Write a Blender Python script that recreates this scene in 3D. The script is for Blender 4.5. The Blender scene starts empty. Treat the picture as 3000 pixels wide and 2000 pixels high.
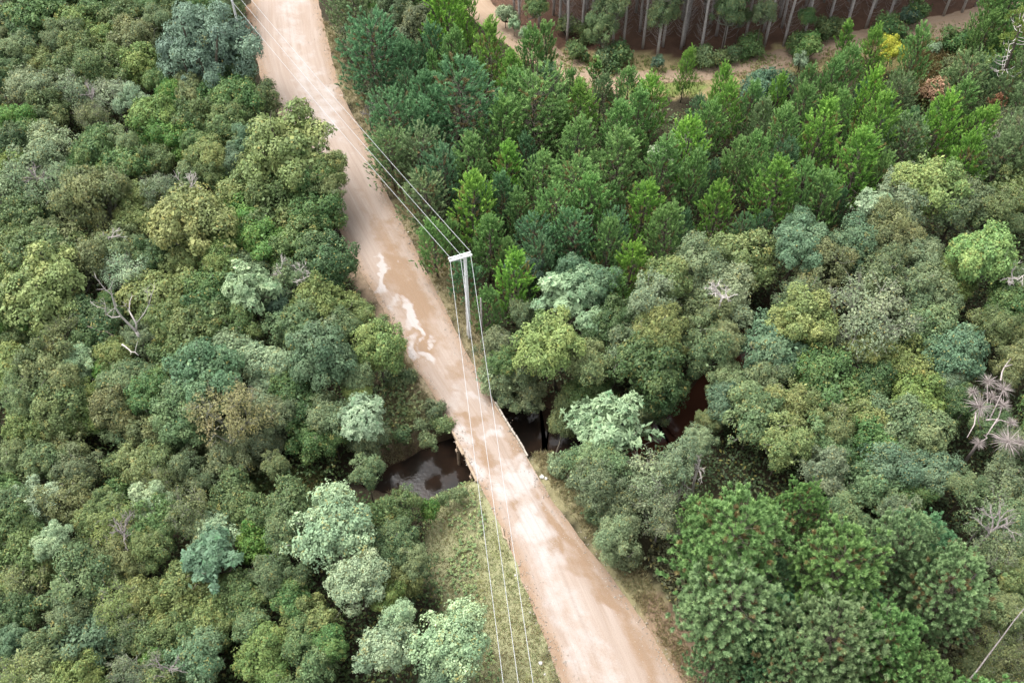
import bpy, math, random
import numpy as np

# ------------------------------------------------------------------ camera, world, sun, exposure
SC = bpy.context.scene
COL = SC.collection
CAM_H, DEP, FPX = 72.0, math.radians(50.6), 2800.0      # height, downward tilt, focal length in photo pixels (3000 wide)
cam = bpy.data.objects.new('camera', bpy.data.cameras.new('camera'))
COL.objects.link(cam)
cam.location = (0, 0, CAM_H)
cam.rotation_euler = (math.pi / 2 - DEP, 0, 0)
cam.data.sensor_width = 36.0
cam.data.lens = 36.0 * FPX / 3000.0
cam.data.clip_start, cam.data.clip_end = 0.5, 4000
SC.camera = cam

SUN_EL, SUN_AZ = math.radians(66), math.radians(-62)     # azimuth from +Y, negative = to the left
w = bpy.data.worlds.new('World'); SC.world = w; w.use_nodes = True
nt = w.node_tree; nt.nodes.clear()
sky = nt.nodes.new('ShaderNodeTexSky'); sky.sky_type = 'NISHITA'; sky.sun_disc = False
sky.sun_elevation = SUN_EL; sky.sun_rotation = SUN_AZ; sky.air_density = 1.0; sky.dust_density = 4.0; sky.ozone_density = 1.0
hs = nt.nodes.new('ShaderNodeHueSaturation'); hs.inputs['Saturation'].default_value = 0.2
bgn = nt.nodes.new('ShaderNodeBackground'); bgn.inputs['Strength'].default_value = 0.15
out = nt.nodes.new('ShaderNodeOutputWorld')
nt.links.new(sky.outputs[0], hs.inputs['Color']); nt.links.new(hs.outputs[0], bgn.inputs[0]); nt.links.new(bgn.outputs[0], out.inputs[0])

sl = bpy.data.lights.new('sun', 'SUN'); sl.energy = 1.0; sl.angle = math.radians(48); sl.color = (1.0, 0.985, 0.96)
so = bpy.data.objects.new('sun', sl); COL.objects.link(so)
so.rotation_euler = (math.pi / 2 - SUN_EL, 0, math.pi - SUN_AZ)   # lamp looks along -Z; turned so it comes from SUN_AZ
so.location = (0, 0, 120)

SC.view_settings.view_transform = 'Standard'; SC.view_settings.look = 'None'
SC.view_settings.exposure = 1.67; SC.view_settings.gamma = 1.0
SC.render.engine = 'CYCLES'
SC.cycles.max_bounces = 5; SC.cycles.diffuse_bounces = 3; SC.cycles.glossy_bounces = 2
SC.cycles.transmission_bounces = 3; SC.cycles.transparent_max_bounces = 4
SC.cycles.caustics_reflective = False; SC.cycles.caustics_refractive = False
SC.cycles.use_denoising = True

rnd = random.Random(7)
NR = np.random.default_rng(11)

# ------------------------------------------------------------------ photo pixel <-> world
cd, sd = math.cos(DEP), math.sin(DEP)
def at(px, py, z=0.0):
    a, b = px - 1500.0, 1000.0 - py
    dx, dy, dz = a, FPX * cd + b * sd, -FPX * sd + b * cd
    t = (z - CAM_H) / dz
    return (dx * t, dy * t, z)
def at_y(px, py, y):
    a, b = px - 1500.0, 1000.0 - py
    dx, dy, dz = a, FPX * cd + b * sd, -FPX * sd + b * cd
    t = y / dy
    return (dx * t, y, CAM_H + dz * t)
def depth_of(x, y, z): return y * cd + (CAM_H - z) * sd
def proj(P):
    P = np.asarray(P, float); x, y, z = P[..., 0], P[..., 1], P[..., 2] - CAM_H
    d = y * cd - z * sd; u = y * sd + z * cd
    d = np.maximum(d, 0.1)
    return 1500 + FPX * x / d, 1000 - FPX * u / d
TILE = {0: (0, 0), 1: (1000, 0), 2: (2000, 0), 3: (0, 670), 4: (1000, 670), 5: (2000, 670), 6: (0, 1330), 7: (1000, 1330), 8: (2000, 1330)}
def T(t, zx, zy): return (TILE[t][0] + zx / 2.34, TILE[t][1] + zy / 2.34)

def seg_dist(X, Y, poly):
    """distance to an open polyline and the running length parameter of the nearest point"""
    best = np.full(np.shape(X), 1e9); par = np.zeros(np.shape(X)); L = 0.0
    for (ax, ay), (bx, by) in zip(poly[:-1], poly[1:]):
        ex, ey = bx - ax, by - ay; l2 = ex * ex + ey * ey; l = math.sqrt(l2)
        t = np.clip(((X - ax) * ex + (Y - ay) * ey) / l2, 0, 1)
        d = np.hypot(X - ax - t * ex, Y - ay - t * ey)
        m = d < best
        best = np.where(m, d, best); par = np.where(m, L + t * l, par); L += l
    return best, par
def in_poly(X, Y, poly):
    X = np.asarray(X, float); Y = np.asarray(Y, float); c = np.zeros(X.shape, bool); n = len(poly)
    for i in range(n):
        x1, y1 = poly[i][:2]; x2, y2 = poly[(i + 1) % n][:2]
        if y1 == y2: continue
        c ^= ((y1 > Y) != (y2 > Y)) & (X < (x2 - x1) * (Y - y1) / (y2 - y1) + x1)
    return c
def sstep(a, b, x):
    t = np.clip((x - a) / (b - a), 0, 1); return t * t * (3 - 2 * t)
_lat = np.random.default_rng(5).random((8, 64, 64))
def vnoise(X, Y, k=0):
    X = np.asarray(X, float) + 1000; Y = np.asarray(Y, float) + 1000
    xi, yi = np.floor(X).astype(int), np.floor(Y).astype(int); fx, fy = X - xi, Y - yi
    fx = fx * fx * (3 - 2 * fx); fy = fy * fy * (3 - 2 * fy)
    g = lambda i, j: _lat[k % 8, i % 64, j % 64]
    return (g(xi, yi) * (1 - fx) + g(xi + 1, yi) * fx) * (1 - fy) + (g(xi, yi + 1) * (1 - fx) + g(xi + 1, yi + 1) * fx) * fy
def fbm(X, Y, k=0): return (vnoise(X, Y, k) + .5 * vnoise(X * 2.1, Y * 2.1, k + 1) + .25 * vnoise(X * 4.3, Y * 4.3, k + 2)) / 1.75

# ------------------------------------------------------------------ layout lines measured on the photo
R_EDGE = [(905, -180), (918, -80), (932, 0), (962, 128), (1000, 273), (1038, 342), (1081, 427), (1128, 555), (1188, 672), (1239, 777), (1308, 909), (1355, 1012),
          (1397, 1089), (1446, 1180), (1492, 1252), (1538, 1328), (1598, 1437), (1667, 1535), (1752, 1638), (1812, 1715), (1855, 1774), (1919, 1864), (1987, 1980), (2080, 2130), (2225, 2360)]
L_EDGE = [(722, -180), (728, -80), (735, 0), (742, 120), (765, 240), (803, 320), (850, 400), (925, 540), (1000, 690), (1035, 755), (1108, 880), (1165, 985),
          (1228, 1092), (1292, 1190), (1334, 1270), (1362, 1335), (1410, 1425), (1452, 1510), (1500, 1610), (1538, 1720), (1570, 1810), (1607, 1895), (1640, 1997), (1688, 2130), (1775, 2360)]
RW = np.array([at(*p)[:2] for p in R_EDGE]); LW = np.array([at(*p)[:2] for p in L_EDGE])
def resample(P, n):
    d = np.r_[0, np.cumsum(np.hypot(*np.diff(P, axis=0).T))]; s = np.linspace(0, d[-1], n)
    return np.c_[np.interp(s, d, P[:, 0]), np.interp(s, d, P[:, 1])]
RWs, LWs = resample(RW, 120), resample(LW, 120)
for _ in range(3):
    for A in (RWs, LWs): A[1:-1] = (A[:-2] + 2 * A[1:-1] + A[2:]) / 4
ROADC = (RWs + LWs) / 2
ROADHW = np.hypot(*(RWs - LWs).T) / 2 * .93
ROAD_POLY = ROADC[::3].tolist() + [ROADC[-1].tolist()]
_rd = np.r_[0, np.cumsum(np.hypot(*np.diff(np.array(ROAD_POLY), axis=0).T))]
_rh = np.r_[ROADHW[::3], ROADHW[-1]]
def road_sd(X, Y):
    d, p = seg_dist(X, Y, ROAD_POLY); return d - np.interp(p, _rd, _rh)
WATER_Z = -3.3
RIV_PX = [(2400, 900), (2240, 1010), (2130, 1100), (2050, 1185), (1965, 1270), (1850, 1300), (1700, 1275), (1580, 1258), (1450, 1300), (1330, 1362), (1240, 1392), (1120, 1405), (950, 1415), (700, 1412), (420, 1440), (230, 1490), (-60, 1520), (-300, 1560)]
RIV = [at(px, py, WATER_Z)[:2] for px, py in RIV_PX]
RIVW = [1.6, 1.6, 1.6, 1.8, 2.0, 2.2, 2.6, 2.75, 2.6, 2.75, 2.5, 1.2, -1.6, -1.8, -1.8, -1.8, -1.8, -1.8]
_vd = np.r_[0, np.cumsum(np.hypot(*np.diff(np.array(RIV), axis=0).T))]
def river_sd(X, Y):
    d, p = seg_dist(X, Y, RIV); return d - np.interp(p, _vd, RIVW)
def ground_z(X, Y):
    X = np.asarray(X, float); Y = np.asarray(Y, float)
    dr = road_sd(X, Y)
    z = -0.09 - 0.75 * sstep(0.2, 4.5, dr) + (fbm(X * .25, Y * .25, 3) - .5) * .5 * sstep(.3, 3, dr)
    t = 1 - sstep(-0.9, 1.9, river_sd(X, Y) + (fbm(X * .5, Y * .5, 1) - .5) * 1.1)
    return z * (1 - t) + (-4.3) * t
def gz(x, y): return float(ground_z(np.array([x]), np.array([y]))[0])

# ------------------------------------------------------------------ materials
def nodes(name):
    m = bpy.data.materials.new(name); m.use_nodes = True
    n = m.node_tree; n.nodes.clear()
    o = n.nodes.new('ShaderNodeOutputMaterial'); return m, n, o
def N(n, typ, **kw):
    nd = n.nodes.new(typ)
    for k, v in kw.items():
        if k.startswith('_'): setattr(nd, k[1:], v)
    return nd
def mixc(n, a, b, f, blend='MIX'):
    nd = n.nodes.new('ShaderNodeMix'); nd.data_type = 'RGBA'; nd.blend_type = blend
    for sock, v in ((nd.inputs[6], a), (nd.inputs[7], b), (nd.inputs[0], f)):
        if hasattr(v, 'is_output'): n.links.new(v, sock)
        elif isinstance(v, (int, float)): sock.default_value = v
        else: sock.default_value = (*v, 1)
    return nd.outputs[2]
def mathn(n, op, a, b=None, clamp=False):
    nd = n.nodes.new('ShaderNodeMath'); nd.operation = op; nd.use_clamp = clamp
    for i, v in enumerate((a, b)):
        if v is None: continue
        if hasattr(v, 'is_output'): n.links.new(v, nd.inputs[i])
        else: nd.inputs[i].default_value = v
    return nd.outputs[0]
def attr(n, name):
    nd = n.nodes.new('ShaderNodeAttribute'); nd.attribute_name = name; return nd.outputs['Fac']
def noise(n, scale, vec=None, detail=4, rough=.6):
    nd = n.nodes.new('ShaderNodeTexNoise'); nd.inputs['Scale'].default_value = scale; nd.inputs['Detail'].default_value = detail; nd.inputs['Roughness'].default_value = rough
    if vec is not None: n.links.new(vec, nd.inputs['Vector'])
    return nd.outputs['Fac']
def ramp(n, fac, a, b):
    nd = n.nodes.new('ShaderNodeMapRange'); nd.inputs['From Min'].default_value = a; nd.inputs['From Max'].default_value = b
    n.links.new(fac, nd.inputs['Value']); return nd.outputs[0]
def principled(n, o, col, rough=.7, spec=.3):
    p = n.nodes.new('ShaderNodeBsdfPrincipled')
    if hasattr(col, 'is_output'): n.links.new(col, p.inputs['Base Color'])
    else: p.inputs['Base Color'].default_value = (*col, 1)
    if hasattr(rough, 'is_output'): n.links.new(rough, p.inputs['Roughness'])
    else: p.inputs['Roughness'].default_value = rough
    p.inputs['Specular IOR Level'].default_value = spec
    n.links.new(p.outputs[0], o.inputs['Surface']); return p
def bump(n, p, h, strength=.4, dist=.1):
    b = n.nodes.new('ShaderNodeBump'); b.inputs['Strength'].default_value = strength; b.inputs['Distance'].default_value = dist
    n.links.new(h, b.inputs['Height']); n.links.new(b.outputs[0], p.inputs['Normal'])

def leaf_material(name, accent, hue=.065, trans=.22, val=.6, lobv=.6):
    """leaf colour = the plant's own colour, varied leaf by leaf and clump by clump, with some leaves of an accent colour"""
    m, n, o = nodes(name)
    oi = N(n, 'ShaderNodeObjectInfo')
    lf, lob, ac = attr(n, 'lf'), attr(n, 'lob'), attr(n, 'acc')
    h = N(n, 'ShaderNodeHueSaturation')
    n.links.new(oi.outputs['Color'], h.inputs['Color'])
    n.links.new(mathn(n, 'ADD', mathn(n, 'MULTIPLY', lob, -hue), .5 + hue * .5), h.inputs['Hue'])
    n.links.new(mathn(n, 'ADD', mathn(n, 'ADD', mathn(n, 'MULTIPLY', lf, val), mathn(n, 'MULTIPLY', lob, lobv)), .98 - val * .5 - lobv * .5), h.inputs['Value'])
    c = mixc(n, h.outputs[0], accent, ac)
    p = n.nodes.new('ShaderNodeBsdfPrincipled'); p.inputs['Roughness'].default_value = .55; p.inputs['Specular IOR Level'].default_value = .28
    n.links.new(c, p.inputs['Base Color'])
    tr = n.nodes.new('ShaderNodeBsdfTranslucent'); n.links.new(c, tr.inputs['Color'])
    mx = n.nodes.new('ShaderNodeMixShader'); mx.inputs[0].default_value = trans
    n.links.new(p.outputs[0], mx.inputs[1]); n.links.new(tr.outputs[0], mx.inputs[2]); n.links.new(mx.outputs[0], o.inputs['Surface'])
    return m
M = {}
M['leaf'] = leaf_material('broad_leaves', (.30, .25, .07))
M['pale'] = leaf_material('pale_leaves', (.09, .20, .09), hue=.04, val=.5)
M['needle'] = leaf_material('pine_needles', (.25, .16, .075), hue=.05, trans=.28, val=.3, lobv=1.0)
M['grass'] = leaf_material('grass_blades', (.30, .23, .12), hue=.06, trans=.2)
def bark(name, c1, c2):
    m, n, o = nodes(name); tc = N(n, 'ShaderNodeTexCoord').outputs['Object']
    f = noise(n, 5.0, tc, 5, .7); p = principled(n, o, mixc(n, c1, c2, ramp(n, f, .3, .7)), .85, .2); bump(n, p, f, .5, .05); return m
M['bark'] = bark('tree_bark', (0.050, 0.040, 0.029), (0.122, 0.104, 0.083))
M['greybark'] = bark('grey_bark', (0.144, 0.122, 0.112), (0.288, 0.259, 0.245))
M['deadwood'] = bark('dead_wood', (.34, .30, .275), (.52, .48, .45))
M['drygrey'] = bark('dry_leaves', (.22, .18, .165), (.40, .35, .33))
M['palebark'] = bark('pale_bark', (.27, .24, .225), (.46, .42, .40))
M['kerb'] = bark('kerb_concrete', (.20, .165, .125), (.43, .39, .34))
M['lichen'] = bark('lichen_twigs', (0.101, 0.101, 0.072), (0.259, 0.259, 0.209))
M['concrete'] = bark('pole_concrete', (.58, .58, .57), (.76, .76, .75))
M['timber'] = bark('weathered_timber', (0.202, 0.144, 0.094), (0.396, 0.310, 0.230))
M['stone'] = bark('pale_stone', (0.360, 0.331, 0.288), (0.576, 0.554, 0.518))
M['metal'] = nodes('wire_aluminium')[0]
_n = M['metal'].node_tree; principled(_n, _n.nodes['Material Output'], (.34, .345, .35), .5, .4)
M['ceramic'] = nodes('white_ceramic')[0]
_n = M['ceramic'].node_tree; principled(_n, _n.nodes['Material Output'], (0.576, 0.576, 0.569), .25, .5)

def ground_material():
    m, n, o = nodes('forest_ground'); vc = n.nodes.new('ShaderNodeAttribute'); vc.attribute_name = 'zone'
    tc = N(n, 'ShaderNodeTexCoord').outputs['Object']
    f1, f2 = noise(n, 1.3, tc, 6, .7), noise(n, 9.0, tc, 4, .7)
    c = mixc(n, vc.outputs['Color'], (.5, .5, .5), 0.0)
    k = mathn(n, 'ADD', mathn(n, 'MULTIPLY', f1, .9), mathn(n, 'MULTIPLY', f2, .7))
    k = mathn(n, 'MULTIPLY', mathn(n, 'ADD', k, .2), .74)
    s = n.nodes.new('ShaderNodeVectorMath'); s.operation = 'SCALE'; n.links.new(c, s.inputs[0]); n.links.new(k, s.inputs['Scale'])
    p = principled(n, o, s.outputs[0], .95, .15); bump(n, p, f2, .8, .12); return m
M['ground'] = ground_material()

def road_material(name, c1, c2):
    m, n, o = nodes(name)
    uv = N(n, 'ShaderNodeUVMap').outputs[0]
    mp = n.nodes.new('ShaderNodeMapping'); mp.inputs['Scale'].default_value = (1.0, .07, 1); n.links.new(uv, mp.inputs['Vector'])
    streak = noise(n, 1.6, mp.outputs[0], 5, .62)
    blot = noise(n, .45, uv, 6, .65); fine = noise(n, 4.5, uv, 5, .7); grit = noise(n, 22.0, uv, 3, .6)
    pale, wet, edge = attr(n, 'pale'), attr(n, 'wet'), attr(n, 'edge')
    jit = mathn(n, 'ADD', mathn(n, 'MULTIPLY', mathn(n, 'SUBTRACT', blot, .5), 1.1), mathn(n, 'MULTIPLY', mathn(n, 'SUBTRACT', fine, .5), .55))
    c = mixc(n, c1, c2, ramp(n, streak, .32, .66))
    c = mixc(n, c, (.235, .155, .095), ramp(n, mathn(n, 'ADD', edge, jit), .25, 1.05))
    c = mixc(n, c, (.205, .132, .080), ramp(n, mathn(n, 'ADD', wet, mathn(n, 'MULTIPLY', jit, .7)), .32, .70))
    c = mixc(n, c, (.345, .312, .292), ramp(n, mathn(n, 'ADD', pale, mathn(n, 'MULTIPLY', jit, .8)), .36, .74))
    mp2 = n.nodes.new('ShaderNodeMapping'); mp2.inputs['Scale'].default_value = (1.0, .025, 1); n.links.new(uv, mp2.inputs['Vector'])
    rut = noise(n, 2.6, mp2.outputs[0], 3, .5)
    c = mixc(n, c, (.17, .125, .095), mathn(n, 'MULTIPLY', ramp(n, rut, .52, .68), .2))
    c = mixc(n, c, (.36, .33, .30), mathn(n, 'MULTIPLY', ramp(n, grit, .5, .68), .45)); c = mixc(n, c, (.13, .095, .07), mathn(n, 'MULTIPLY', ramp(n, noise(n, 15.0, uv, 3, .6), .55, .70), .45))
    p = principled(n, o, c, .9, .2); bump(n, p, mathn(n, 'ADD', mathn(n, 'ADD', streak, mathn(n, 'MULTIPLY', fine, .4)), mathn(n, 'MULTIPLY', rut, .8)), .5, .08); return m
M['road'] = road_material('dirt_road', (.245, .182, .139), (.295, .238, .199)); M['track'] = road_material('dirt_track', (.265, .18, .115), (.305, .225, .155))
def water_material():
    m, n, o = nodes('river_water'); tc = N(n, 'ShaderNodeTexCoord').outputs['Object']
    f = noise(n, .35, tc, 4, .6); r = noise(n, 3.5, tc, 3, .5)
    sx = n.nodes.new('ShaderNodeSeparateXYZ'); n.links.new(tc, sx.inputs[0])      # the shallow reach upstream runs red over its sand
    p = principled(n, o, mixc(n, mixc(n, (.013, .010, .008), (.034, .020, .013), ramp(n, f, .4, .75)), (.062, .026, .016), ramp(n, sx.outputs[0], 9.5, 13.0)), .06, .5)
    p.inputs['IOR'].default_value = 1.33; bump(n, p, r, .16, .03); return m
M['water'] = water_material()

# ------------------------------------------------------------------ mesh builders
class Buf:
    def __init__(s): s.v = []; s.f = []
    def add(s, v, f):
        k = len(s.v); s.v += [tuple(p) for p in v]; s.f += [tuple(i + k for i in q) for q in f]
    def box(s, c, h, ax=None):
        """box with centre c, half sizes h along the axes ax (three unit vectors)"""
        ax = np.eye(3) if ax is None else np.asarray(ax, float); c = np.asarray(c, float)
        v = [c + ax[0] * h[0] * i + ax[1] * h[1] * j + ax[2] * h[2] * k for i in (-1, 1) for j in (-1, 1) for k in (-1, 1)]
        s.add(v, [(0, 1, 3, 2), (4, 6, 7, 5), (0, 4, 5, 1), (2, 3, 7, 6), (0, 2, 6, 4), (1, 5, 7, 3)])
    def tube(s, pts, rad, k=6, cap=True):
        pts = [np.asarray(p, float) for p in pts]; n = len(pts); rings = []
        prev = np.array([1.0, .13, .07])
        for i, p in enumerate(pts):
            t = pts[min(i + 1, n - 1)] - pts[max(i - 1, 0)]; t = t / (np.linalg.norm(t) + 1e-9)
            u = prev - t * prev.dot(t)
            if np.linalg.norm(u) < 1e-3: u = np.array([0, 1.0, 0]) - t * t[1]
            u /= np.linalg.norm(u); prev = u; v = np.cross(t, u); r = rad[i] if hasattr(rad, '__len__') else rad
            rings.append([p + r * (u * math.cos(a) + v * math.sin(a)) for a in [2 * math.pi * j / k for j in range(k)]])
        V = [q for rg in rings for q in rg]; F = [(i * k + j, i * k + (j + 1) % k, (i + 1) * k + (j + 1) % k, (i + 1) * k + j) for i in range(n - 1) for j in range(k)]
        if cap: F += [tuple(range(k))[::-1], tuple((n - 1) * k + j for j in range(k))]
        s.add(V, F)
    def lathe(s, c, prof, k=10):
        V = [(c[0] + r * math.cos(2 * math.pi * j / k), c[1] + r * math.sin(2 * math.pi * j / k), c[2] + z) for r, z in prof for j in range(k)]
        F = [(i * k + j, i * k + (j + 1) % k, (i + 1) * k + (j + 1) % k, (i + 1) * k + j) for i in range(len(prof) - 1) for j in range(k)]
        F += [tuple(range(k))[::-1], tuple((len(prof) - 1) * k + j for j in range(k))]
        s.add(V, F)
    def mesh(s, name, mat, smooth=False):
        me = bpy.data.meshes.new(name); me.from_pydata(s.v, [], s.f); me.materials.append(mat); me.update()
        if smooth: me.polygons.foreach_set('use_smooth', [True] * len(me.polygons))
        return me
def leaf_mesh(name, V, A, mat):
    """V: (n, k, 3) separate leaf faces; A: dict of per-leaf values"""
    n, k, _ = V.shape; me = bpy.data.meshes.new(name)
    me.vertices.add(n * k); me.vertices.foreach_set('co', V.reshape(-1).astype(np.float32))
    me.loops.add(n * k); me.loops.foreach_set('vertex_index', np.arange(n * k, dtype=np.int32))
    me.polygons.add(n); me.polygons.foreach_set('loop_start', np.arange(0, n * k, k, dtype=np.int32))
    for key, a in A.items():
        at_ = me.attributes.new(key, 'FLOAT', 'POINT'); at_.data.foreach_set('value', np.repeat(np.asarray(a, np.float32), k))
    me.materials.append(mat); me.update(calc_edges=True); return me
def link(name, data, parent=None, color=None):
    o = bpy.data.objects.new(name, data); COL.objects.link(o)
    if parent is not None: o.parent = parent
    if color is not None: o.color = (*color, 1)
    return o
def tag(o, label=None, cat=None, group=None, kind=None):
    for k, v in (('label', label), ('category', cat), ('group', group), ('kind', kind)):
        if v: o[k] = v
    return o
def unit(a): return a / (np.linalg.norm(a, axis=-1, keepdims=True) + 1e-9)
def rand_unit(g, n): return unit(g.normal(size=(n, 3)))
def diamonds(P, nrm, L, W, g):
    """pointed leaf faces at P with normals nrm"""
    n = len(P); t = unit(np.cross(nrm, rand_unit(g, n))); s = np.cross(nrm, t)
    L = L * g.uniform(.65, 1.3, (n, 1)); W = W * g.uniform(.7, 1.25, (n, 1))
    return np.stack([P - t * L * .5, P + s * W * .5 + t * L * .05, P + t * L * .5, P - s * W * .5 + t * L * .05], 1)

def crown(seed, R=2.2, vs=.8, nl=16, lr=(.3, .45), ncl=420, nleaf=20, L=.17, W=.10, crad=.17, style='leaf', accp=.04, mat='leaf', fill=.14, sprd=.9, loose=.12, holes=.0, name='crown'):
    """a crown of leaf clusters on overlapping lobes; returns the crown mesh and the lobes"""
    g = np.random.default_rng(seed)
    i = np.arange(nl) + .5; ph = np.arccos(1 - 1.6 * i / nl); th = math.pi * (1 + 5 ** .5) * i + g.uniform(0, 6)
    D = np.c_[np.cos(th) * np.sin(ph), np.sin(th) * np.sin(ph), np.cos(ph)]; D = unit(D + g.normal(0, .16, D.shape))
    r = g.uniform(lr[0], lr[1], nl) * R; C = D * (R * g.uniform(.66, 1.16, (nl, 1)) - r[:, None] * .9)
    el = g.uniform(0, 6.3); ev = np.array([math.cos(el), math.sin(el), 0]); C = C + np.outer(C @ ev, ev) * g.uniform(.05, .4) + g.normal(0, .05 * R, C.shape)
    C = np.r_[C, [[0, 0, 0]]]; r = np.r_[r, R * .55]; C[:, 2] *= vs
    lobv = g.random(nl + 1)
    cand = np.repeat(np.arange(nl + 1), np.maximum(4, (r ** 2 / (r ** 2).sum() * ncl * 3.2)).astype(int))
    d = rand_unit(g, len(cand)); d[:, 2] = np.where(d[:, 2] < -.35, -d[:, 2], d[:, 2])
    P = C[cand] + d * r[cand][:, None] * g.normal(.97, loose, (len(cand), 1)) * np.array([1, 1, .9])
    inside = np.zeros(len(cand), bool)
    for j in range(nl + 1): inside |= (np.linalg.norm(P - C[j], axis=1) < r[j] * .9) & (cand != j)
    fr = g.uniform(1.5, 2.3) / R; so_ = g.uniform(0, 40, 3); hole = (vnoise(P[:, 0] * fr * 1.6 + so_[0], P[:, 1] * fr * 1.6 + P[:, 2] * fr * 1.1 + so_[1], seed) < holes) if holes else np.zeros(len(P), bool)
    idx = np.nonzero(~inside & ~hole)[0]; g.shuffle(idx); idx = idx[:ncl]
    P, d, cl = P[idx], d[idx], cand[idx]; nrm = unit(d * .75 + unit(P) * .35 + np.array([0, 0, .6]))
    m = len(P); clv = np.clip(lobv[cl] * .5 + g.random(m) * .5, 0, 1)
    if style == 'leaf':
        k = nleaf; q = np.repeat(np.arange(m), k); nn = nrm[q]; spr = unit(np.cross(nrm, rand_unit(g, m))); off = g.normal(0, crad, (m * k, 3)) + spr[q] * g.normal(0, crad * sprd, (m * k, 1))
        off -= nn * (off * nn).sum(1, keepdims=True) * .55; LP = P[q] + off
        # leaves of a clump curl down towards its rim
        LP -= nn * ((off ** 2).sum(1, keepdims=True) / crad) * .35
        ln = unit(nn + off / crad * .38 + g.normal(0, .38, (m * k, 3)))
        V = diamonds(LP, ln, L, W, g)
    else:
        k = nleaf; q = np.repeat(np.arange(m), k); nn = nrm[q]
        a = unit(np.cross(nrm, rand_unit(g, m))); b = np.cross(nrm, a); ang = np.tile(np.arange(k) * 2 * math.pi / k, m) + g.uniform(-.25, .25, m * k)
        dr = a[q] * np.cos(ang)[:, None] + b[q] * np.sin(ang)[:, None]; ti = g.uniform(-.35, .55, (m * k, 1))
        ax = unit(dr + nn * ti); sd_ = unit(np.cross(nn, dr)); Ls = L * g.uniform(.7, 1.2, (m * k, 1)) * np.repeat(g.uniform(.75, 1.2, m), k)[:, None]; Ws = W * Ls / L
        o = P[q] + g.normal(0, .02, (m * k, 3)); dn = nn * Ls * .12
        V = np.stack([o, o + ax * Ls * .5 + sd_ * Ws * .5, o + ax * Ls - dn, o + ax * Ls * .5 - sd_ * Ws * .5], 1)
    n0 = len(V); lf = g.random(n0); lob = clv[q]; acc = (g.random(n0) < accp) * g.uniform(.4, .9, n0) + np.repeat((g.random(m) < accp * .8) * g.uniform(.2, .6, m), k)
    nf = int(n0 * fill)   # leaves on the inner twigs
    if nf:
        s = g.integers(0, m, nf); IP = P[s] * g.uniform(.45, .88, (nf, 1)) + g.normal(0, .2, (nf, 3))
        V = np.r_[V, diamonds(IP, unit(nrm[s] + g.normal(0, .5, (nf, 3))), L * 1.9, W * 2.2, g)]
        lf = np.r_[lf, g.random(nf)]; lob = np.r_[lob, clv[s]]; acc = np.r_[acc, np.zeros(nf)]
    return leaf_mesh(name, V, dict(lf=lf, lob=lob, acc=np.clip(acc, 0, 1)), M[mat]), C, r, P, nrm
def limbs(seed, C, r, P, nrm, R, vs, twigs, mat):
    g = np.random.default_rng(seed + 999); b = Buf(); base = np.array([0, 0, -.85 * R])
    for j in range(len(C) - 1):
        mid = (base + C[j]) / 2 + g.normal(0, .12 * R, 3); mid[2] -= .1 * R
        b.tube([base * .9, mid, C[j], C[j] + unit(C[j]) * r[j] * .5], [.045 * R, .03 * R, .016 * R, .006 * R], 5, False)
    for i in g.integers(0, len(P), twigs):
        j = np.argmin(np.linalg.norm(C - P[i], axis=1)); e = P[i] + nrm[i] * g.uniform(.05, .3) + g.normal(0, .1, 3)
        mid = (C[j] + e) / 2 + g.normal(0, .12, 3); q = mid + (e - mid) * .7 + g.normal(0, .09, 3)
        b.tube([C[j], mid, e], [.018, .013, .006], 4, False); b.tube([mid, q], [.011, .005], 3, False)
    return b.mesh('branches', M[mat])

SP = {}   # species -> list of (crown mesh, branch mesh, R, vs)
def species(key, n, twigs=14, bmat='bark', seed=0, **kw):
    SP[key] = []
    for i in range(n):
        me, C, r, P, nrm = crown(seed + i * 17 + 1, **kw)
        SP[key].append((me, limbs(seed + i, C, r, P, nrm, kw.get('R', 2.2), kw.get('vs', .8), twigs, bmat), kw.get('R', 2.2), kw.get('vs', .8)))
species('d', 10, seed=100, nl=14, ncl=520, nleaf=22, lr=(.2, .52), L=.155, W=.10, crad=.15, twigs=12, bmat='lichen', loose=.17, holes=.30)
species('f', 8, seed=200, nl=17, ncl=700, nleaf=17, lr=(.16, .46), L=.125, W=.08, crad=.125, vs=.9, twigs=20, bmat='lichen', loose=.18, holes=.32)
species('l', 4, seed=300, nl=26, ncl=360, nleaf=32, lr=(.2, .34), L=.15, W=.095, crad=.17, vs=.8, accp=.01, loose=.08, sprd=.4)
species('b', 3, R=4.6, seed=400, nl=60, ncl=900, nleaf=28, lr=(.13, .22), L=.2, W=.12, crad=.25, vs=.8, accp=.005, loose=.06, sprd=.3)
species('r', 4, seed=500, nl=13, ncl=420, nleaf=9, lr=(.2, .48), L=.27, W=.10, style='rosette', accp=.10, mat='pale', fill=.5, loose=.15, holes=.3)
species('t', 6, seed=600, nl=15, ncl=330, nleaf=14, lr=(.2, .5), L=.12, W=.075, crad=.16, twigs=130, bmat='lichen', fill=.1, loose=.22, holes=.36)
species('s', 5, R=1.2, seed=700, nl=9, ncl=170, nleaf=18, lr=(.25, .55), L=.14, W=.085, crad=.14, vs=.75, twigs=12, loose=.2)

def trunk_mesh(seed, mat='bark', r=.12):
    g = np.random.default_rng(seed); b = Buf(); pts = [(0, 0, -.06)]
    for i in range(1, 7): pts.append((g.normal(0, .05) * i / 6, g.normal(0, .05) * i / 6, i / 6))
    b.tube(pts, [r * 1.45, r, r * .9, r * .82, r * .75, r * .66, r * .55], 8); return b.mesh('trunk', M[mat], True)
TRUNKS = [trunk_mesh(i) for i in range(4)]
GTRUNK = [trunk_mesh(20 + i, 'greybark') for i in range(2)]

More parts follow.
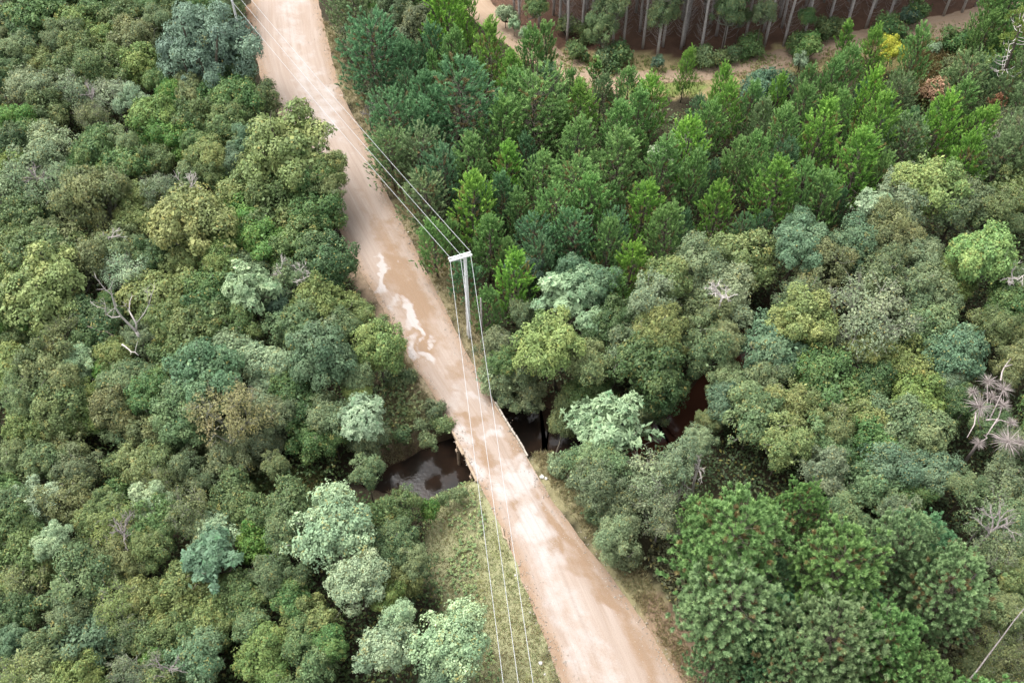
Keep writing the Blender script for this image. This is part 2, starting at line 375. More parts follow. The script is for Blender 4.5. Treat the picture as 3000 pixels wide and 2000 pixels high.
# ---- pines
def tufts(P, AX, g, n, La, Ln, Wn, spread=.75):
    """bottle-brush shoots: n needles round each shoot axis"""
    m = len(P); q = np.repeat(np.arange(m), n); ax = AX[q]; s = np.tile((np.arange(n) + .5) / n, m)[:, None] * np.asarray(La).reshape(-1, 1)[q if np.ndim(La) else np.zeros(len(q), int)]
    pr = unit(np.cross(ax, rand_unit(g, m * n))); d = unit(ax * g.uniform(.5, 1.0, (m * n, 1)) + pr * g.uniform(.55, .9, (m * n, 1)) * spread)
    o = P[q] + ax * s; l = Ln * g.uniform(.75, 1.2, (m * n, 1)); wd = unit(np.cross(d, rand_unit(g, m * n))) * Wn * .5
    return np.stack([o - wd, o + wd, o + d * l + wd * .25, o + d * l - wd * .25], 1), q
def pine(seed, H, R, z0, step, nb, nt, shape='cone', spread=.75, nn=16, La=.5, Ln=.2, Wn=.045, deadp=.05, up=.75, extra=0):
    g = np.random.default_rng(seed); wood = Buf(); P = []; AX = []; LL = []; dead = []; tip = []; brv = []
    z = z0 * H; wob = g.normal(0, .012 * H, (8, 2)); zz = np.linspace(0, H, 8); wob[0] = 0
    lo_ = g.uniform(0, 40); lobe = lambda a, z: .66 + .66 * float(vnoise(2.2 * math.cos(a) + lo_, 2.2 * math.sin(a) + z * (6.5 / H), seed))
    cx = lambda q: np.interp(q, zz, wob[:, 0]); cy = lambda q: np.interp(q, zz, wob[:, 1])
    while z < H * .975:
        u = (z / H - z0) / (1 - z0)
        if shape == 'cone': rad = R * (1 - u) ** .62 * min(1, .55 + u * 2.2) + .12 * R
        else: rad = R * math.sqrt(max(0.03, 1 - (1.25 * (u - .32)) ** 2 if u > .32 else 1 - (1.1 * (.32 - u)) ** 2))
        a0 = g.uniform(0, 6.3)
        for k in range(nb):
            a = a0 + k * 2 * math.pi / nb + g.normal(0, .25); rr = rad * g.uniform(.55, 1.15) * lobe(a, z)
            if g.random() < .10: continue
            dv = np.array([math.cos(a), math.sin(a), 0]); b0 = np.array([cx(z), cy(z), z]); sl = .25 + .5 * u; bv = g.random()
            e = b0 + dv * rr + np.array([0, 0, rr * sl]); m1 = b0 + dv * rr * .55 + np.array([0, 0, rr * sl * .35])
            wood.tube([b0, m1, e], [.012 + .011 * rr, .01 + .006 * rr, .008], 4, False)
            isdead = g.random() < deadp * (1.7 - 1.4 * u)
            n = max(3, int(nt * rr / R + .5))
            for i in range(n):
                s = 1 - (i / n) ** 1.1 * (.70 + (.24 * u if shape == 'round' else 0)); p = b0 + dv * rr * s + np.array([0, 0, rr * sl * s * (.35 + .65 * s)])
                lat = np.array([-dv[1], dv[0], 0]) * g.uniform(-.42, .42) * rr * (.5 + .5 * s); p = p + lat + np.array([0, 0, g.normal(0, .06)])
                P.append(p); AX.append(dv * (1 - up) * g.uniform(.6, 1.6) + lat * .7 + np.array([0, 0, up]) + g.normal(0, .16, 3)); LL.append(La * g.uniform(.7, 1.25))
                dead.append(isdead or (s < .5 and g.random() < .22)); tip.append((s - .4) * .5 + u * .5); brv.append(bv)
        z += step * g.uniform(.8, 1.2)
    for k in range(7):   # leader
        zt = H * (.9 + .1 * k / 6); P.append(np.array([cx(zt), cy(zt), zt])); AX.append(np.array([g.normal(0, .3), g.normal(0, .3), 1.0])); LL.append(La * 1.1); dead.append(False); tip.append(1); brv.append(.9)
    for k in range(extra):   # shoots of the small twigs that close the dome
        uu = 1 - .75 * g.random() ** 1.3; rad = R * math.sqrt(max(.0, 1 - (1.25 * (uu - .32)) ** 2)) if shape == 'round' else R * (1 - uu) ** .62 + .1 * R; a = g.uniform(0, 6.283); rad *= lobe(a, H * (z0 + uu * (1 - z0))); q_ = g.uniform(.0, 1) ** .5 if uu > .9 else g.uniform(.86, 1.05)
        zt = H * (z0 + uu * (1 - z0)) + (.35 * rad if uu < .9 else (1 - q_) * .14 * H + .25 * rad); dv = np.array([math.cos(a), math.sin(a), 0]); P.append(np.array([cx(min(zt, H)), cy(min(zt, H)), zt]) + dv * rad * q_)
        AX.append(dv * q_ * .7 + np.array([0, 0, .85]) + g.normal(0, .15, 3)); LL.append(La * g.uniform(.7, 1.2)); dead.append(g.random() < .03); tip.append(g.uniform(.3, 1)); brv.append(g.random())
    P = np.array(P); AX = unit(np.array(AX)); LL = np.array(LL)
    V, q = tufts(P, AX, g, nn, LL, Ln, Wn, spread)
    dead = np.array(dead, float); tip = np.clip(np.array(tip), 0, 1); brv = np.array(brv)
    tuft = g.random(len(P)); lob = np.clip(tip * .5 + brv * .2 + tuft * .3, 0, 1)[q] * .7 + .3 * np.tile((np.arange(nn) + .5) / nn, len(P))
    acc = np.where(dead[q] > 0, g.uniform(.6, 1, len(q)), 0)
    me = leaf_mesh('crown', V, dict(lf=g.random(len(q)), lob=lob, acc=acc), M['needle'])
    tk = Buf(); tk.tube([(wob[i, 0], wob[i, 1], zz[i] - (.3 if i == 0 else 0)) for i in range(8)], [(.016 * H) * (1 - .82 * i / 7) for i in range(8)], 7)
    return me, wood.mesh('branches', M['bark']), tk.mesh('trunk', M['bark'], True), H, R
PINES = {'p': [pine(1000 + i, 8.0, 1.95, .16, .44, 5, 6, nn=44, La=.66, Ln=.17, Wn=.06, deadp=.05, up=.85, extra=80) for i in range(6)],
         'q': [pine(1100 + i, 8.0, 2.1, .14, .40, 6, 6, 'round', nn=40, La=.5, Ln=.17, Wn=.06, deadp=.06, up=.7, extra=120) for i in range(4)],
         'm': [pine(1200 + i, 14.0, 3.7, .3, .58, 7, 8, 'round', nn=84, La=.42, Ln=.27, Wn=.062, spread=1.1, deadp=.05, up=.68, extra=300) for i in range(4)],
         'k': [pine(1300 + i, 6.0, .95, .25, .36, 4, 4, nn=40, La=.62, Ln=.17, Wn=.06, up=.85) for i in range(3)]}

# ------------------------------------------------------------------ the setting: ground, road, tracks, water, bridge
def zone_colours(X, Y):
    px, py = proj(np.stack([X, Y, np.full(X.shape, -.7)], -1)); n1 = fbm(X * .6, Y * .6, 2); n2 = fbm(X * .15, Y * .15, 4)
    jx, jy = px + (n1 - .5) * 60, py + (fbm(X * .6, Y * .6, 5) - .5) * 60
    c = np.empty(X.shape + (3,)); c[...] = (.045, .038, .022)
    c += (n2 - .4)[..., None] * np.array([.015, .02, .006])
    def put(poly, col, v=.25):
        m = in_poly(jx, jy, poly)[..., None]; k = (1 - v / 2 + v * n1)[..., None]; c[...] = np.where(m, np.array(col) * k, c)
    put([(1350, -260), (3400, -260), (3400, 20), (2840, 60), (2560, 105), (2320, 150), (2050, 180), (1680, 175), (1540, 110), (1430, 20)], (.125, .07, .046), .5)
    put([(1420, 60), (1560, 120), (1700, 150), (2060, 160), (2330, 140), (2560, 95), (2860, 40), (3100, 20), (3100, 70), (2870, 110), (2640, 150), (2400, 210), (2060, 270), (1840, 290), (1650, 240), (1500, 150)], (.34, .275, .14), .5)
    put([(1700, 215), (1880, 225), (2060, 215), (2060, 262), (1850, 275), (1720, 255)], (.22, .27, .08))
    put([(2560, 150), (2850, 100), (2830, 260), (2760, 320), (2690, 300), (2620, 220)], (.22, .19, .08))
    put([(1560, 1330), (1640, 1345), (1740, 1480), (1830, 1560), (1900, 1700), (2020, 1850), (2060, 2100), (1990, 2100), (1740, 1640), (1590, 1440)], (.27, .24, .13))
    put([(1870, 1760), (1920, 1740), (2060, 1880), (2130, 2100), (1990, 2100), (1900, 1850)], (.27, .19, .125))
    put([(1250, 1440), (1400, 1400), (1520, 1560), (1560, 1740), (1660, 2100), (1340, 2100), (1400, 1900), (1290, 1780), (1240, 1650)], (.30, .295, .16))
    put([(1120, 990), (1170, 985), (1300, 1190), (1345, 1300), (1310, 1410), (1150, 1440), (1080, 1340), (1130, 1200), (1100, 1060)], (.30, .245, .155))
    put([(590, 1375), (940, 1370), (930, 1440), (600, 1435)], (.10, .10, .035))
    put([(945, 60), (985, 120), (1030, 260), (1090, 350), (1140, 450), (1210, 570), (1270, 680), (1340, 790), (1390, 900), (1430, 1000), (1480, 1150), (1430, 1170), (1290, 900), (1180, 680), (1060, 400), (980, 240), (940, 80)], (.25, .21, .12))
    put([(1020, 740), (1060, 740), (1140, 900), (1180, 990), (1140, 1000), (1040, 830)], (.27, .20, .135))
    put([(705, 40), (742, 20), (752, 140), (730, 170), (712, 110)], (.36, .23, .145))
    mud = (1 - sstep(.1, 1.3, river_sd(X, Y) + (n1 - .5) * .8))[..., None]; c[...] = c * (1 - mud) + mud * np.array((.085, .055, .035))
    return c
def make_ground():
    xs = np.unique(np.r_[-900, -400, -200, np.arange(-110, 110.1, .8), 200, 400, 900]); ys = np.unique(np.r_[-700, -300, -120, -60, -20, 5, np.arange(12, 165.1, .8), 220, 400, 800, 1500])
    X, Y = np.meshgrid(xs, ys); Z = ground_z(X, Y); nx, ny = len(xs), len(ys)
    me = bpy.data.meshes.new('ground'); V = np.stack([X, Y, Z], -1).reshape(-1, 3)
    i = (np.arange(ny - 1)[:, None] * nx + np.arange(nx - 1)[None]).reshape(-1)
    me.from_pydata(V.tolist(), [], np.c_[i, i + 1, i + nx + 1, i + nx].tolist())
    ca = me.color_attributes.new('zone', 'FLOAT_COLOR', 'POINT'); c = zone_colours(X, Y).reshape(-1, 3)
    ca.data.foreach_set('color', np.c_[np.clip(c, .005, 1), np.ones(len(c))].reshape(-1).astype(np.float32))
    me.polygons.foreach_set('use_smooth', [True] * len(me.polygons)); me.materials.append(M['ground'])
    tag(link('ground', me), kind='structure')
make_ground()

def ribbon(name, Lp, Rp, nv, nu, mat, zf, paint, wob=.18):
    """a strip between two edge lines, with stains painted as vertex values"""
    A, B = resample(Lp, nv), resample(Rp, nv)
    u = np.linspace(0, 1, nu); X = A[:, :1] * (1 - u) + B[:, :1] * u; Y = A[:, 1:] * (1 - u) + B[:, 1:] * u
    s = np.r_[0, np.cumsum(np.hypot(*np.diff((A + B) / 2, axis=0).T))]; wd = np.hypot(*(A - B).T)
    w = (np.abs(u - .5) * 2) ** 6; side = np.sign(u - .5)
    j = (fbm(s[:, None] * .8 + side[None] * 50, s[:, None] * 0 + side[None] * 9, 2) - .5) * 2 * wob * w[None]
    T_ = np.stack([(B - A)[:, 0] / wd, (B - A)[:, 1] / wd], -1)
    X = X + j * T_[:, :1]; Y = Y + j * T_[:, 1:]
    Z = zf(X, Y, u); P = np.stack([X, Y, Z], -1)
    me = bpy.data.meshes.new(name); i = (np.arange(nv - 1)[:, None] * nu + np.arange(nu - 1)[None]).reshape(-1)
    me.from_pydata(P.reshape(-1, 3).tolist(), [], np.c_[i, i + nu, i + nu + 1, i + 1].tolist())
    uvl = me.uv_layers.new(name='UVMap'); UU = (u[None] * wd[:, None]); VV = np.repeat(s[:, None], nu, 1)
    li = np.empty(len(me.loops), np.int32); me.loops.foreach_get('vertex_index', li)
    uvl.data.foreach_set('uv', np.c_[UU.reshape(-1)[li], VV.reshape(-1)[li]].reshape(-1).astype(np.float32))
    pale, wet, edge = paint(P, u)
    for k, a in (('pale', pale), ('wet', wet), ('edge', edge)):
        at_ = me.attributes.new(k, 'FLOAT', 'POINT'); at_.data.foreach_set('value', a.reshape(-1).astype(np.float32))
    me.polygons.foreach_set('use_smooth', [True] * len(me.polygons)); me.materials.append(mat)
    return link(name, me)
# stains on the road, each with its centre, half sizes and turn as measured: dry pale crusts and damp brown patches
PALE = [(1110, 800, 14, 48, -14, 1.2), (1100, 770, 12, 30, -10, 1.), (1160, 875, 22, 22, 0, .7), (1205, 915, 22, 46, -12, 1.2), (1222, 940, 18, 30, 0, 1.1), (1232, 980, 14, 24, 0, 1.1), (1275, 985, 16, 12, 0, .8), (1210, 1025, 13, 30, -30, .95),
        (1255, 1040, 20, 34, -35, 1.15), (1140, 1045, 26, 14, 0, .3), (1160, 768, 8, 6, 0, .6), (1390, 1175, 30, 16, 0, .65), (1447, 1275, 24, 30, 0, .85), (1330, 1160, 60, 24, -35, .55), (1360, 1290, 36, 60, -30, .7),
        (1400, 1370, 26, 50, -28, .75), (1480, 1350, 44, 26, 0, .7), (1530, 1410, 60, 50, 0, .85), (1480, 1440, 40, 70, -20, .75), (1560, 1540, 60, 90, -20, .85), (1600, 1650, 56, 90, -20, .75), (1630, 1760, 50, 120, -20, .62),
        (1700, 1900, 60, 150, -20, .6), (1780, 1960, 50, 120, -20, .5), (960, 330, 50, 120, -20, .62), (900, 230, 46, 110, -14, .62), (860, 110, 50, 120, -8, .55), (850, 0, 60, 120, 0, .6), (1010, 430, 40, 70, -22, .4), (1290, 1090, 26, 40, -30, .4)]
WET = [(1165, 790, 58, 130, -22, .72), (1215, 880, 55, 110, -24, .8), (1250, 1000, 64, 80, -28, .75), (1120, 690, 40, 80, -22, .6), (1080, 600, 40, 80, -22, .35), (1340, 1095, 46, 50, -26, .6), (1342, 1212, 34, 18, 20, .75), (1400, 1225, 44, 26, 0, .7), (1400, 1290, 26, 50, -28, .6),
       (1450, 1340, 22, 50, -28, .7), (1491, 1488, 18, 17, 0, .95), (1500, 1500, 10, 6, 0, .5), (1556, 1432, 20, 12, 0, .9), (1525, 1372, 13, 9, 0, .8), (1462, 1424, 30, 15, 0, .85), (1430, 1426, 14, 8, 0, .7), (1620, 1600, 40, 36, -40, .85), (1680, 1640, 50, 50, -40, .6),
       (1595, 1510, 30, 14, -45, .6), (1640, 1530, 16, 60, -38, .75), (1720, 1660, 18, 90, -40, .7), (1790, 1760, 26, 110, -38, .75), (1870, 1880, 34, 120, -36, .62), (1560, 1400, 14, 60, -34, .6), (1500, 1310, 16, 60, -30, .55), (1545, 1750, 9, 60, -18, .7), (1590, 1850, 14, 80, -18, .6), (1580, 1980, 14, 80, -18, .5)]
def blobs(P, L):
    px, py = proj(P); o = np.zeros(px.shape); X, Y = P[..., 0], P[..., 1]
    px = px + (fbm(X * .55, Y * .55, 1) - .5) * 75 + (fbm(X * 1.9, Y * 1.9, 5) - .5) * 30; py = py + (fbm(X * .55, Y * .55, 4) - .5) * 90 + (fbm(X * 1.9, Y * 1.9, 2) - .5) * 36
    for cx, cy, rx, ry, rot, s in L:
        a = math.radians(rot); dx, dy = px - cx, py - cy; u = dx * math.cos(a) + dy * math.sin(a); v = -dx * math.sin(a) + dy * math.cos(a)
        o = np.maximum(o, s * np.clip(1.35 - np.sqrt((u / rx) ** 2 + (v / ry) ** 2) * .85, 0, 1))
    return o
def road_paint(P, u):
    e = np.repeat(sstep(.55, 1.0, np.abs(u - .5) * 2)[None], P.shape[0], 0)
    cen = np.exp(-((u - .45) / .22) ** 2)[None]
    px, py = proj(P); far = np.maximum(sstep(1350, 1600, py), 1 - sstep(380, 640, py)) * .42
    low = sstep(1330, 1480, py); X, Y = P[..., 0], P[..., 1]; wv = (fbm(X * .35, Y * .35, 5) - .5) * .22
    band = np.exp(-((u[None] + wv - .80) / .085) ** 2) * .72 * low + np.exp(-((u[None] + wv - .045) / .05) ** 2) * .6 * sstep(1560, 1700, py)
    midp = np.exp(-((u[None] - .42) / .2) ** 2) * .5 * sstep(1420, 1600, py)
    return np.maximum(np.maximum(blobs(P, PALE) * .9, cen * far), midp), np.maximum(blobs(P, WET), band), e * .9
r_ = ribbon('dirt_road', LWs, RWs, 640, 44, M['road'], lambda X, Y, u: .06 * (1 - (np.abs(u - .5) * 2) ** 2)[None] + .005 - .07 * ((np.abs(u - .5) * 2) ** 8)[None] + (fbm(X * .7, Y * .3, 6) - .5) * .05, road_paint)
tag(r_, kind='structure')

def offset_strip(px, half, n=160):
    C = resample(np.array([at(*p, -.7)[:2] for p in px]), n)
    for _ in range(12): C[1:-1] = (C[:-2] + 2 * C[1:-1] + C[2:]) / 4
    t = np.gradient(C, axis=0); t /= np.hypot(*t.T)[:, None]; nn = np.c_[-t[:, 1], t[:, 0]]; h = np.interp(np.linspace(0, 1, n), np.linspace(0, 1, len(half)), half)[:, None]
    return C + nn * h, C - nn * h, C
TR1 = offset_strip([(1350, -160), (1372, -60), (1393, 10), (1440, 55), (1485, 85), (1530, 118), (1580, 150), (1640, 186), (1700, 212), (1770, 236), (1820, 246)], [2.1, 2.0, 2.2, 2.3, 2.6, 2.2])
TR2 = offset_strip([(1740, 226), (1830, 222), (1940, 224), (2043, 212), (2192, 194), (2342, 158), (2513, 113), (2641, 96), (2748, 80), (2855, 62), (3000, 40), (3200, 10)], [1.0, 1.7, 2.0, 2.2, 2.8, 3.4, 3.2])
def tpaint(P, u):
    e = np.repeat((np.abs(u - .5) * 2)[None] ** 2, P.shape[0], 0); return np.zeros(P.shape[:2]) + .25 * (1 - e), np.zeros(P.shape[:2]) + .18, e * .9
for a, b, c in (TR1, TR2):
    o = ribbon('dirt_track', a, b, 220, 12, M['track'], lambda X, Y, u: ground_z(X, Y) + .05 - .14 * ((np.abs(u - .5) * 2) ** 8)[None] + (.05 if a is TR1[0] else .054), tpaint, .5); tag(o, kind='structure')
TRACKS = [TR1[2].tolist(), TR2[2].tolist()]

def make_water():
    C = resample(np.array(RIV), 150); t = np.gradient(C, axis=0); t /= np.hypot(*t.T)[:, None]; nn = np.c_[-t[:, 1], t[:, 0]]
    wv = np.interp(np.linspace(0, 1, 150), _vd / _vd[-1], np.maximum(np.array(RIVW) + 2.2, .3))[:, None]
    A, B = C + nn * wv, C - nn * wv; b = Buf()
    b.add([(x, y, WATER_Z) for x, y in A] + [(x, y, WATER_Z) for x, y in B], [(i, i + 150, i + 151, i + 1) for i in range(149)])
    tag(link('river_water', b.mesh('river_water', M['water'])), kind='structure')
make_water()

def make_bridge():
    a = (np.array(at(1290, 1190)[:2]) + np.array(at(1446, 1180)[:2])) / 2; b_ = (np.array(at(1418, 1440)[:2]) + np.array(at(1600, 1437)[:2])) / 2
    c = (a + b_) / 2; ln = np.linalg.norm(b_ - a) / 2 + 1.4; f = (b_ - a) / np.linalg.norm(b_ - a); ax = np.array([[f[0], f[1], 0], [f[1], -f[0], 0], [0, 0, 1.0]])
    if ax[1][0] > 0: ax[1] *= -1     # second axis points to the west edge
    root = link('road_bridge', None); root.location = (c[0], c[1], 0)
    tag(root, 'low timber and concrete bridge carrying the dirt road over the brown creek', 'bridge')
    P = lambda s, t, z: ax[0] * s + ax[1] * t + ax[2] * z
    # edge lines of the carriageway near the bridge
    def edge_t(s, pts):
        q = [((np.array(p) - c) @ f, (np.array(p) - c) @ ax[1][:2]) for p in pts]; q.sort(); return float(np.interp(s, [x for x, _ in q], [y for _, y in q]))
    we = lambda s: edge_t(s, LWs); ee = lambda s: edge_t(s, RWs)
    W = abs(we(0) - ee(0)) / 2; mid = (we(0) + ee(0)) / 2
    d = Buf(); d.box(P(0, mid, -.27), (ln, W + .05, .2), ax); link('deck', d.mesh('deck', M['timber']), root)
    # long pale kerb on the upstream edge, a curved line of short concrete lengths
    s0 = (np.array(at(1448, 1180)[:2]) - c) @ f; s1 = (np.array(at(1545, 1338)[:2]) - c) @ f; k = Buf(); ss = np.linspace(s0, s1, 9)
    pts = [P(s, ee(s) - .10, .06) for s in ss]
    for p, q in zip(pts[:-1], pts[1:]):
        t = (q - p); l = np.linalg.norm(t); t /= l; t = unit(t + np.array([rnd.uniform(-.02, .02), rnd.uniform(-.02, .02), 0])); sdv = np.array([-t[1], t[0], 0]); k.box((p + q) / 2 + sdv * rnd.uniform(-.03, .03), (l / 2 - .03, .075, .12), [t, sdv, [0, 0, 1]])
    link('kerb', k.mesh('kerb', M['kerb']), root)
    # two squared logs on the downstream edge
    for p0, p1 in (((1336, 1293), (1357, 1332)), ((1366, 1346), (1397, 1410))):
        p = np.array([*at(*p0, .05)]) - np.array([c[0], c[1], 0]); q = np.array([*at(*p1, .05)]) - np.array([c[0], c[1], 0]); t = q - p; l = np.linalg.norm(t); t /= l
        g = Buf(); g.box((p + q) / 2, (l / 2, .1, .11), [t, [-t[1], t[0], 0], [0, 0, 1]]); link('edge_log', g.mesh('edge_log', M['timber']), root)
    for t in np.linspace(-W + .35, W - .35, 4):
        g = Buf(); g.tube([P(-ln + .3, mid + t, -.68), P(ln - .3, mid + t, -.68)], .2, 8); link('beam', g.mesh('beam', M['timber']), root)
    for s in (-1.5, 1.6):
        g = Buf(); g.box(P(s, mid, -1.0), (.16, W + .35, .14), ax); link('cross_beam', g.mesh('cross_beam', M['timber']), root)
        for t in (-W - .12, 0, W + .12):
            g = Buf(); g.tube([P(s, mid + t, -4.6), P(s + .02, mid + t, -.9 if t == 0 else -.25)], [.17, .14], 8); link('pile', g.mesh('pile', M['timber']), root)
    for s in (-ln + .35, ln - .35):
        g = Buf(); g.box(P(s, mid, -2.5), (.25, W + .6, 2.0), ax); link('abutment', g.mesh('abutment', M['timber']), root)
make_bridge()

# ------------------------------------------------------------------ utility poles and wires
POLE_A = np.array(at(1375, 990, -.3)); POLE_A[2] = gz(*POLE_A[:2]); PA_TOP = at(1363.5, 748, 0)
HA = at_y(1363.5, 745, POLE_A[1])[2]
POLE_B = np.array(at(720, 165, -.3)); POLE_B[2] = gz(*POLE_B[:2]); HB = at_y(668, -55, POLE_B[1])[2]
ARM_A = [np.array(at(1315, 759, HA)), np.array(at(1381, 740, HA))]
INS_A = [np.array(at(x, y + 3, HA + .22)) for x, y in ((1314, 749), (1348, 740), (1378, 731))]
def utility_pole(P, H, arm, label, ins_t):
    root = link('utility_pole', None); root.location = P; tag(root, label, 'utility pole', 'utility poles along the dirt road')
    h = H - P[2]; b = Buf(); ax = arm[1] - arm[0]; L = np.linalg.norm(ax); ax = ax / L; ay = np.array([-ax[1], ax[0], 0])
    n = 6
    for i in range(n):   # a double-T concrete shaft, wider at the foot: web and two flanges
        z0, z1 = -.6 + (h + .6) * i / n, -.6 + (h + .6) * (i + 1) / n; wd = .20 - .085 * (i + .5) / n
        b.box((0, 0, (z0 + z1) / 2), (wd * .45, wd, (z1 - z0) / 2), [ax, ay, [0, 0, 1]])
        for s in (-1, 1): b.box(np.array([0, 0, (z0 + z1) / 2]) + ay * s * (wd + .02), (wd * .8, .035, (z1 - z0) / 2), [ax, ay, [0, 0, 1]])
    link('shaft', b.mesh('shaft', M['concrete']), root)
    c = (arm[0] + arm[1]) / 2 - P; c[2] = h - .12
    for s in (-1, 1):
        g = Buf(); g.box(c + ay * s * .15, (L / 2, .075, .075), [ax, ay, [0, 0, 1]]); link('crossarm', g.mesh('crossarm', M['concrete']), root)
    g = Buf()
    for s in (-1, 1): g.tube([np.array([0, 0, h - .85]) + ay * s * .18, c + ax * L * -.22 * 1 + ay * s * .2 - np.array([0, 0, .06])], .025, 5)
    link('brace', g.mesh('brace', M['metal']), root)
    for t in ins_t:
        g = Buf(); p = (arm[0] + ax * L * t) - P; p[2] = h - .05
        g.lathe(p, [(.03, 0), (.03, .06), (.085, .07), (.06, .12), (.09, .14), (.06, .19), (.07, .21), (.04, .27)], 10); o = link('insulator', g.mesh('insulator', M['ceramic'], True), root)
        g = Buf(); g.tube([p + (0, 0, -.2), p + (0, 0, .02)], .018, 6); link('pin', g.mesh('pin', M['metal']), o)
    g = Buf(); g.box((0, 0, h - 2.6), (.13, .24, .05), [ax, ay, [0, 0, 1]]); link('pole_band', g.mesh('pole_band', M['metal']), root)
    return [arm[0] + ax * L * t + np.array([0, 0, .22]) for t in ins_t]
INS = utility_pole(POLE_A, HA, ARM_A, 'white concrete power pole beside the road with its whole crossarm and three insulators in view', [.04, .5, .95])
axB = np.array([.86, -.5, 0.0]); axB = np.array([math.cos(.42), math.sin(.42), 0])
cB = np.array([POLE_B[0], POLE_B[1], HB]) - axB * .25
INSB = utility_pole(POLE_B, HB, [cB - axB * 1.15, cB + axB * 1.15], 'white concrete power pole standing behind the big round blue-green tree', [.04, .5, .95])
wire_end = [np.array([x, -12.0, 11.0]) for x in (0, 0, 0)]
for i, (px, names) in enumerate(((1474, 'power line wire strung nearest the forest side of the pole crossarm'), (1518, 'power line wire strung in the middle of the three on the crossarm'), (1561, 'power line wire strung nearest the pine side of the pole crossarm'))):
    q = np.array(at(px, 2000, 10.1)); A = INS[i]; d = (q - A)[:2]; e = A + np.array([*(d * 2.0), .6])
    pts = []
    for P0, P1, sag in ((INSB[i], A, .45), (A, e, 1.5)):
        n = 28
        for k in range(n + (P1 is e)):
            t = k / n; p = P0 * (1 - t) + P1 * t; p = p + np.array([0, 0, -4 * sag * t * (1 - t)]); pts.append(p)
    b = Buf(); b.tube(pts, .021, 5); tag(link('power_line', b.mesh('power_line', M['metal'], True)), names, 'wire', 'power line wires on the utility pole')
# thin grey post by the pine edge
P = np.array(at(1414, 1030, -.6)); P[2] = gz(P[0], P[1]); h = at_y(1404, 874, P[1])[2] - P[2]
b = Buf(); b.tube([(0, 0, -.5), (.02, 0, h * .5), (0, .02, h)], [.1, .085, .07], 8); o = link('wooden_post', b.mesh('wooden_post', M['greybark'], True)); o.location = P
tag(o, 'slender grey timber post standing among weeds beside the utility pole', 'post')

# ------------------------------------------------------------------ plants: tables read off the photo
PAL = {'ol': (.122, .162, .058), 'yo': (.222, .25, .085), 'yg': (.185, .25, .065), 'gg': (.148, .195, .098), 'bg': (.125, .198, .125), 'dk': (.060, .105, .038), 'mg': (.095, .170, .050),
       'br': (.115, .235, .036), 'mi': (.265, .355, .205), 'pg': (.235, .28, .175), 'bo': (.175, .182, .082), 'ru': (.30, .205, .09), 'te': (.075, .175, .105), 'lg': (.165, .285, .085), 'gr': (.168, .192, .112),
       'pd': (.095, .20, .100), 'pm': (.105, .235, .068), 'pb': (.140, .32, .048), 'pt': (.125, .215, .092), 'pl': (.215, .39, .065), 'ye': (.40, .42, .05), 'dr': (.38, .25, .14), 'yd': (.25, .29, .095)}
_mean = np.array((.125, .178, .088))
for _k in ('ol', 'yo', 'yg', 'gg', 'bg', 'dk', 'mg', 'br', 'bo', 'gr', 'yd', 'te', 'pg'):
    PAL[_k] = tuple((np.array(PAL[_k]) * .68 + _mean * .32) * np.array((.90, .965, .86)))
PAL.update(pd=(.130, .255, .120), pm=(.172, .315, .100), pb=(.185, .36, .072), pt=(.195, .290, .130), pl=(.20, .385, .07), ru=(.20, .185, .085), te=(.095, .17, .10), bl=(.17, .25, .165))
CW = {'ol': 'olive green', 'yo': 'yellowish olive', 'yg': 'yellow-green', 'gg': 'grey-green', 'bg': 'blue-green', 'dk': 'dark green', 'mg': 'mid green', 'br': 'bright green', 'mi': 'pale mint', 'pg': 'pale greyish', 'bo': 'brownish olive',
      'ru': 'rust brown', 'te': 'deep teal', 'bl': 'blue-green', 'lg': 'lime green', 'gr': 'dull grey-green', 'pd': 'dark blue-green', 'pm': 'mid green', 'pb': 'bright green', 'pt': 'dull green', 'pl': 'light yellow-green', 'ye': 'yellow', 'dr': 'dry tan', 'yd': 'pale yellowish'}
FW = {'d': 'leafy tree', 'f': 'fine-leaved tree', 'l': 'lumpy-crowned tree', 'b': 'big round-crowned tree', 'r': 'rosette-leaved tree', 't': 'twiggy tree', 's': 'shrub', 'p': 'young pine', 'q': 'bushy pine', 'm': 'mature pine', 'k': 'sapling pine'}
KIND = {'d': ('broadleaf_tree', 'tree'), 'f': ('fine_leaved_tree', 'tree'), 'l': ('round_crowned_tree', 'tree'), 'b': ('round_crowned_tree', 'tree'), 'r': ('rosette_leaved_tree', 'tree'), 't': ('twiggy_tree', 'tree'), 's': ('shrub', 'shrub'),
        'p': ('pine_tree', 'pine tree'), 'q': ('pine_tree', 'pine tree'), 'm': ('pine_tree', 'pine tree'), 'k': ('pine_tree', 'pine tree')}
GROUP = {'d': 'leafy forest trees', 'f': 'fine-leaved forest trees', 'l': 'lumpy-crowned trees', 'b': 'lumpy-crowned trees', 'r': 'pale rosette-leaved trees', 't': 'thin-leaved twiggy trees', 's': 'shrubs', 'p': 'pines of the young stand', 'q': 'pines of the young stand', 'm': 'mature pines by the road bend', 'k': 'pines of the young stand'}
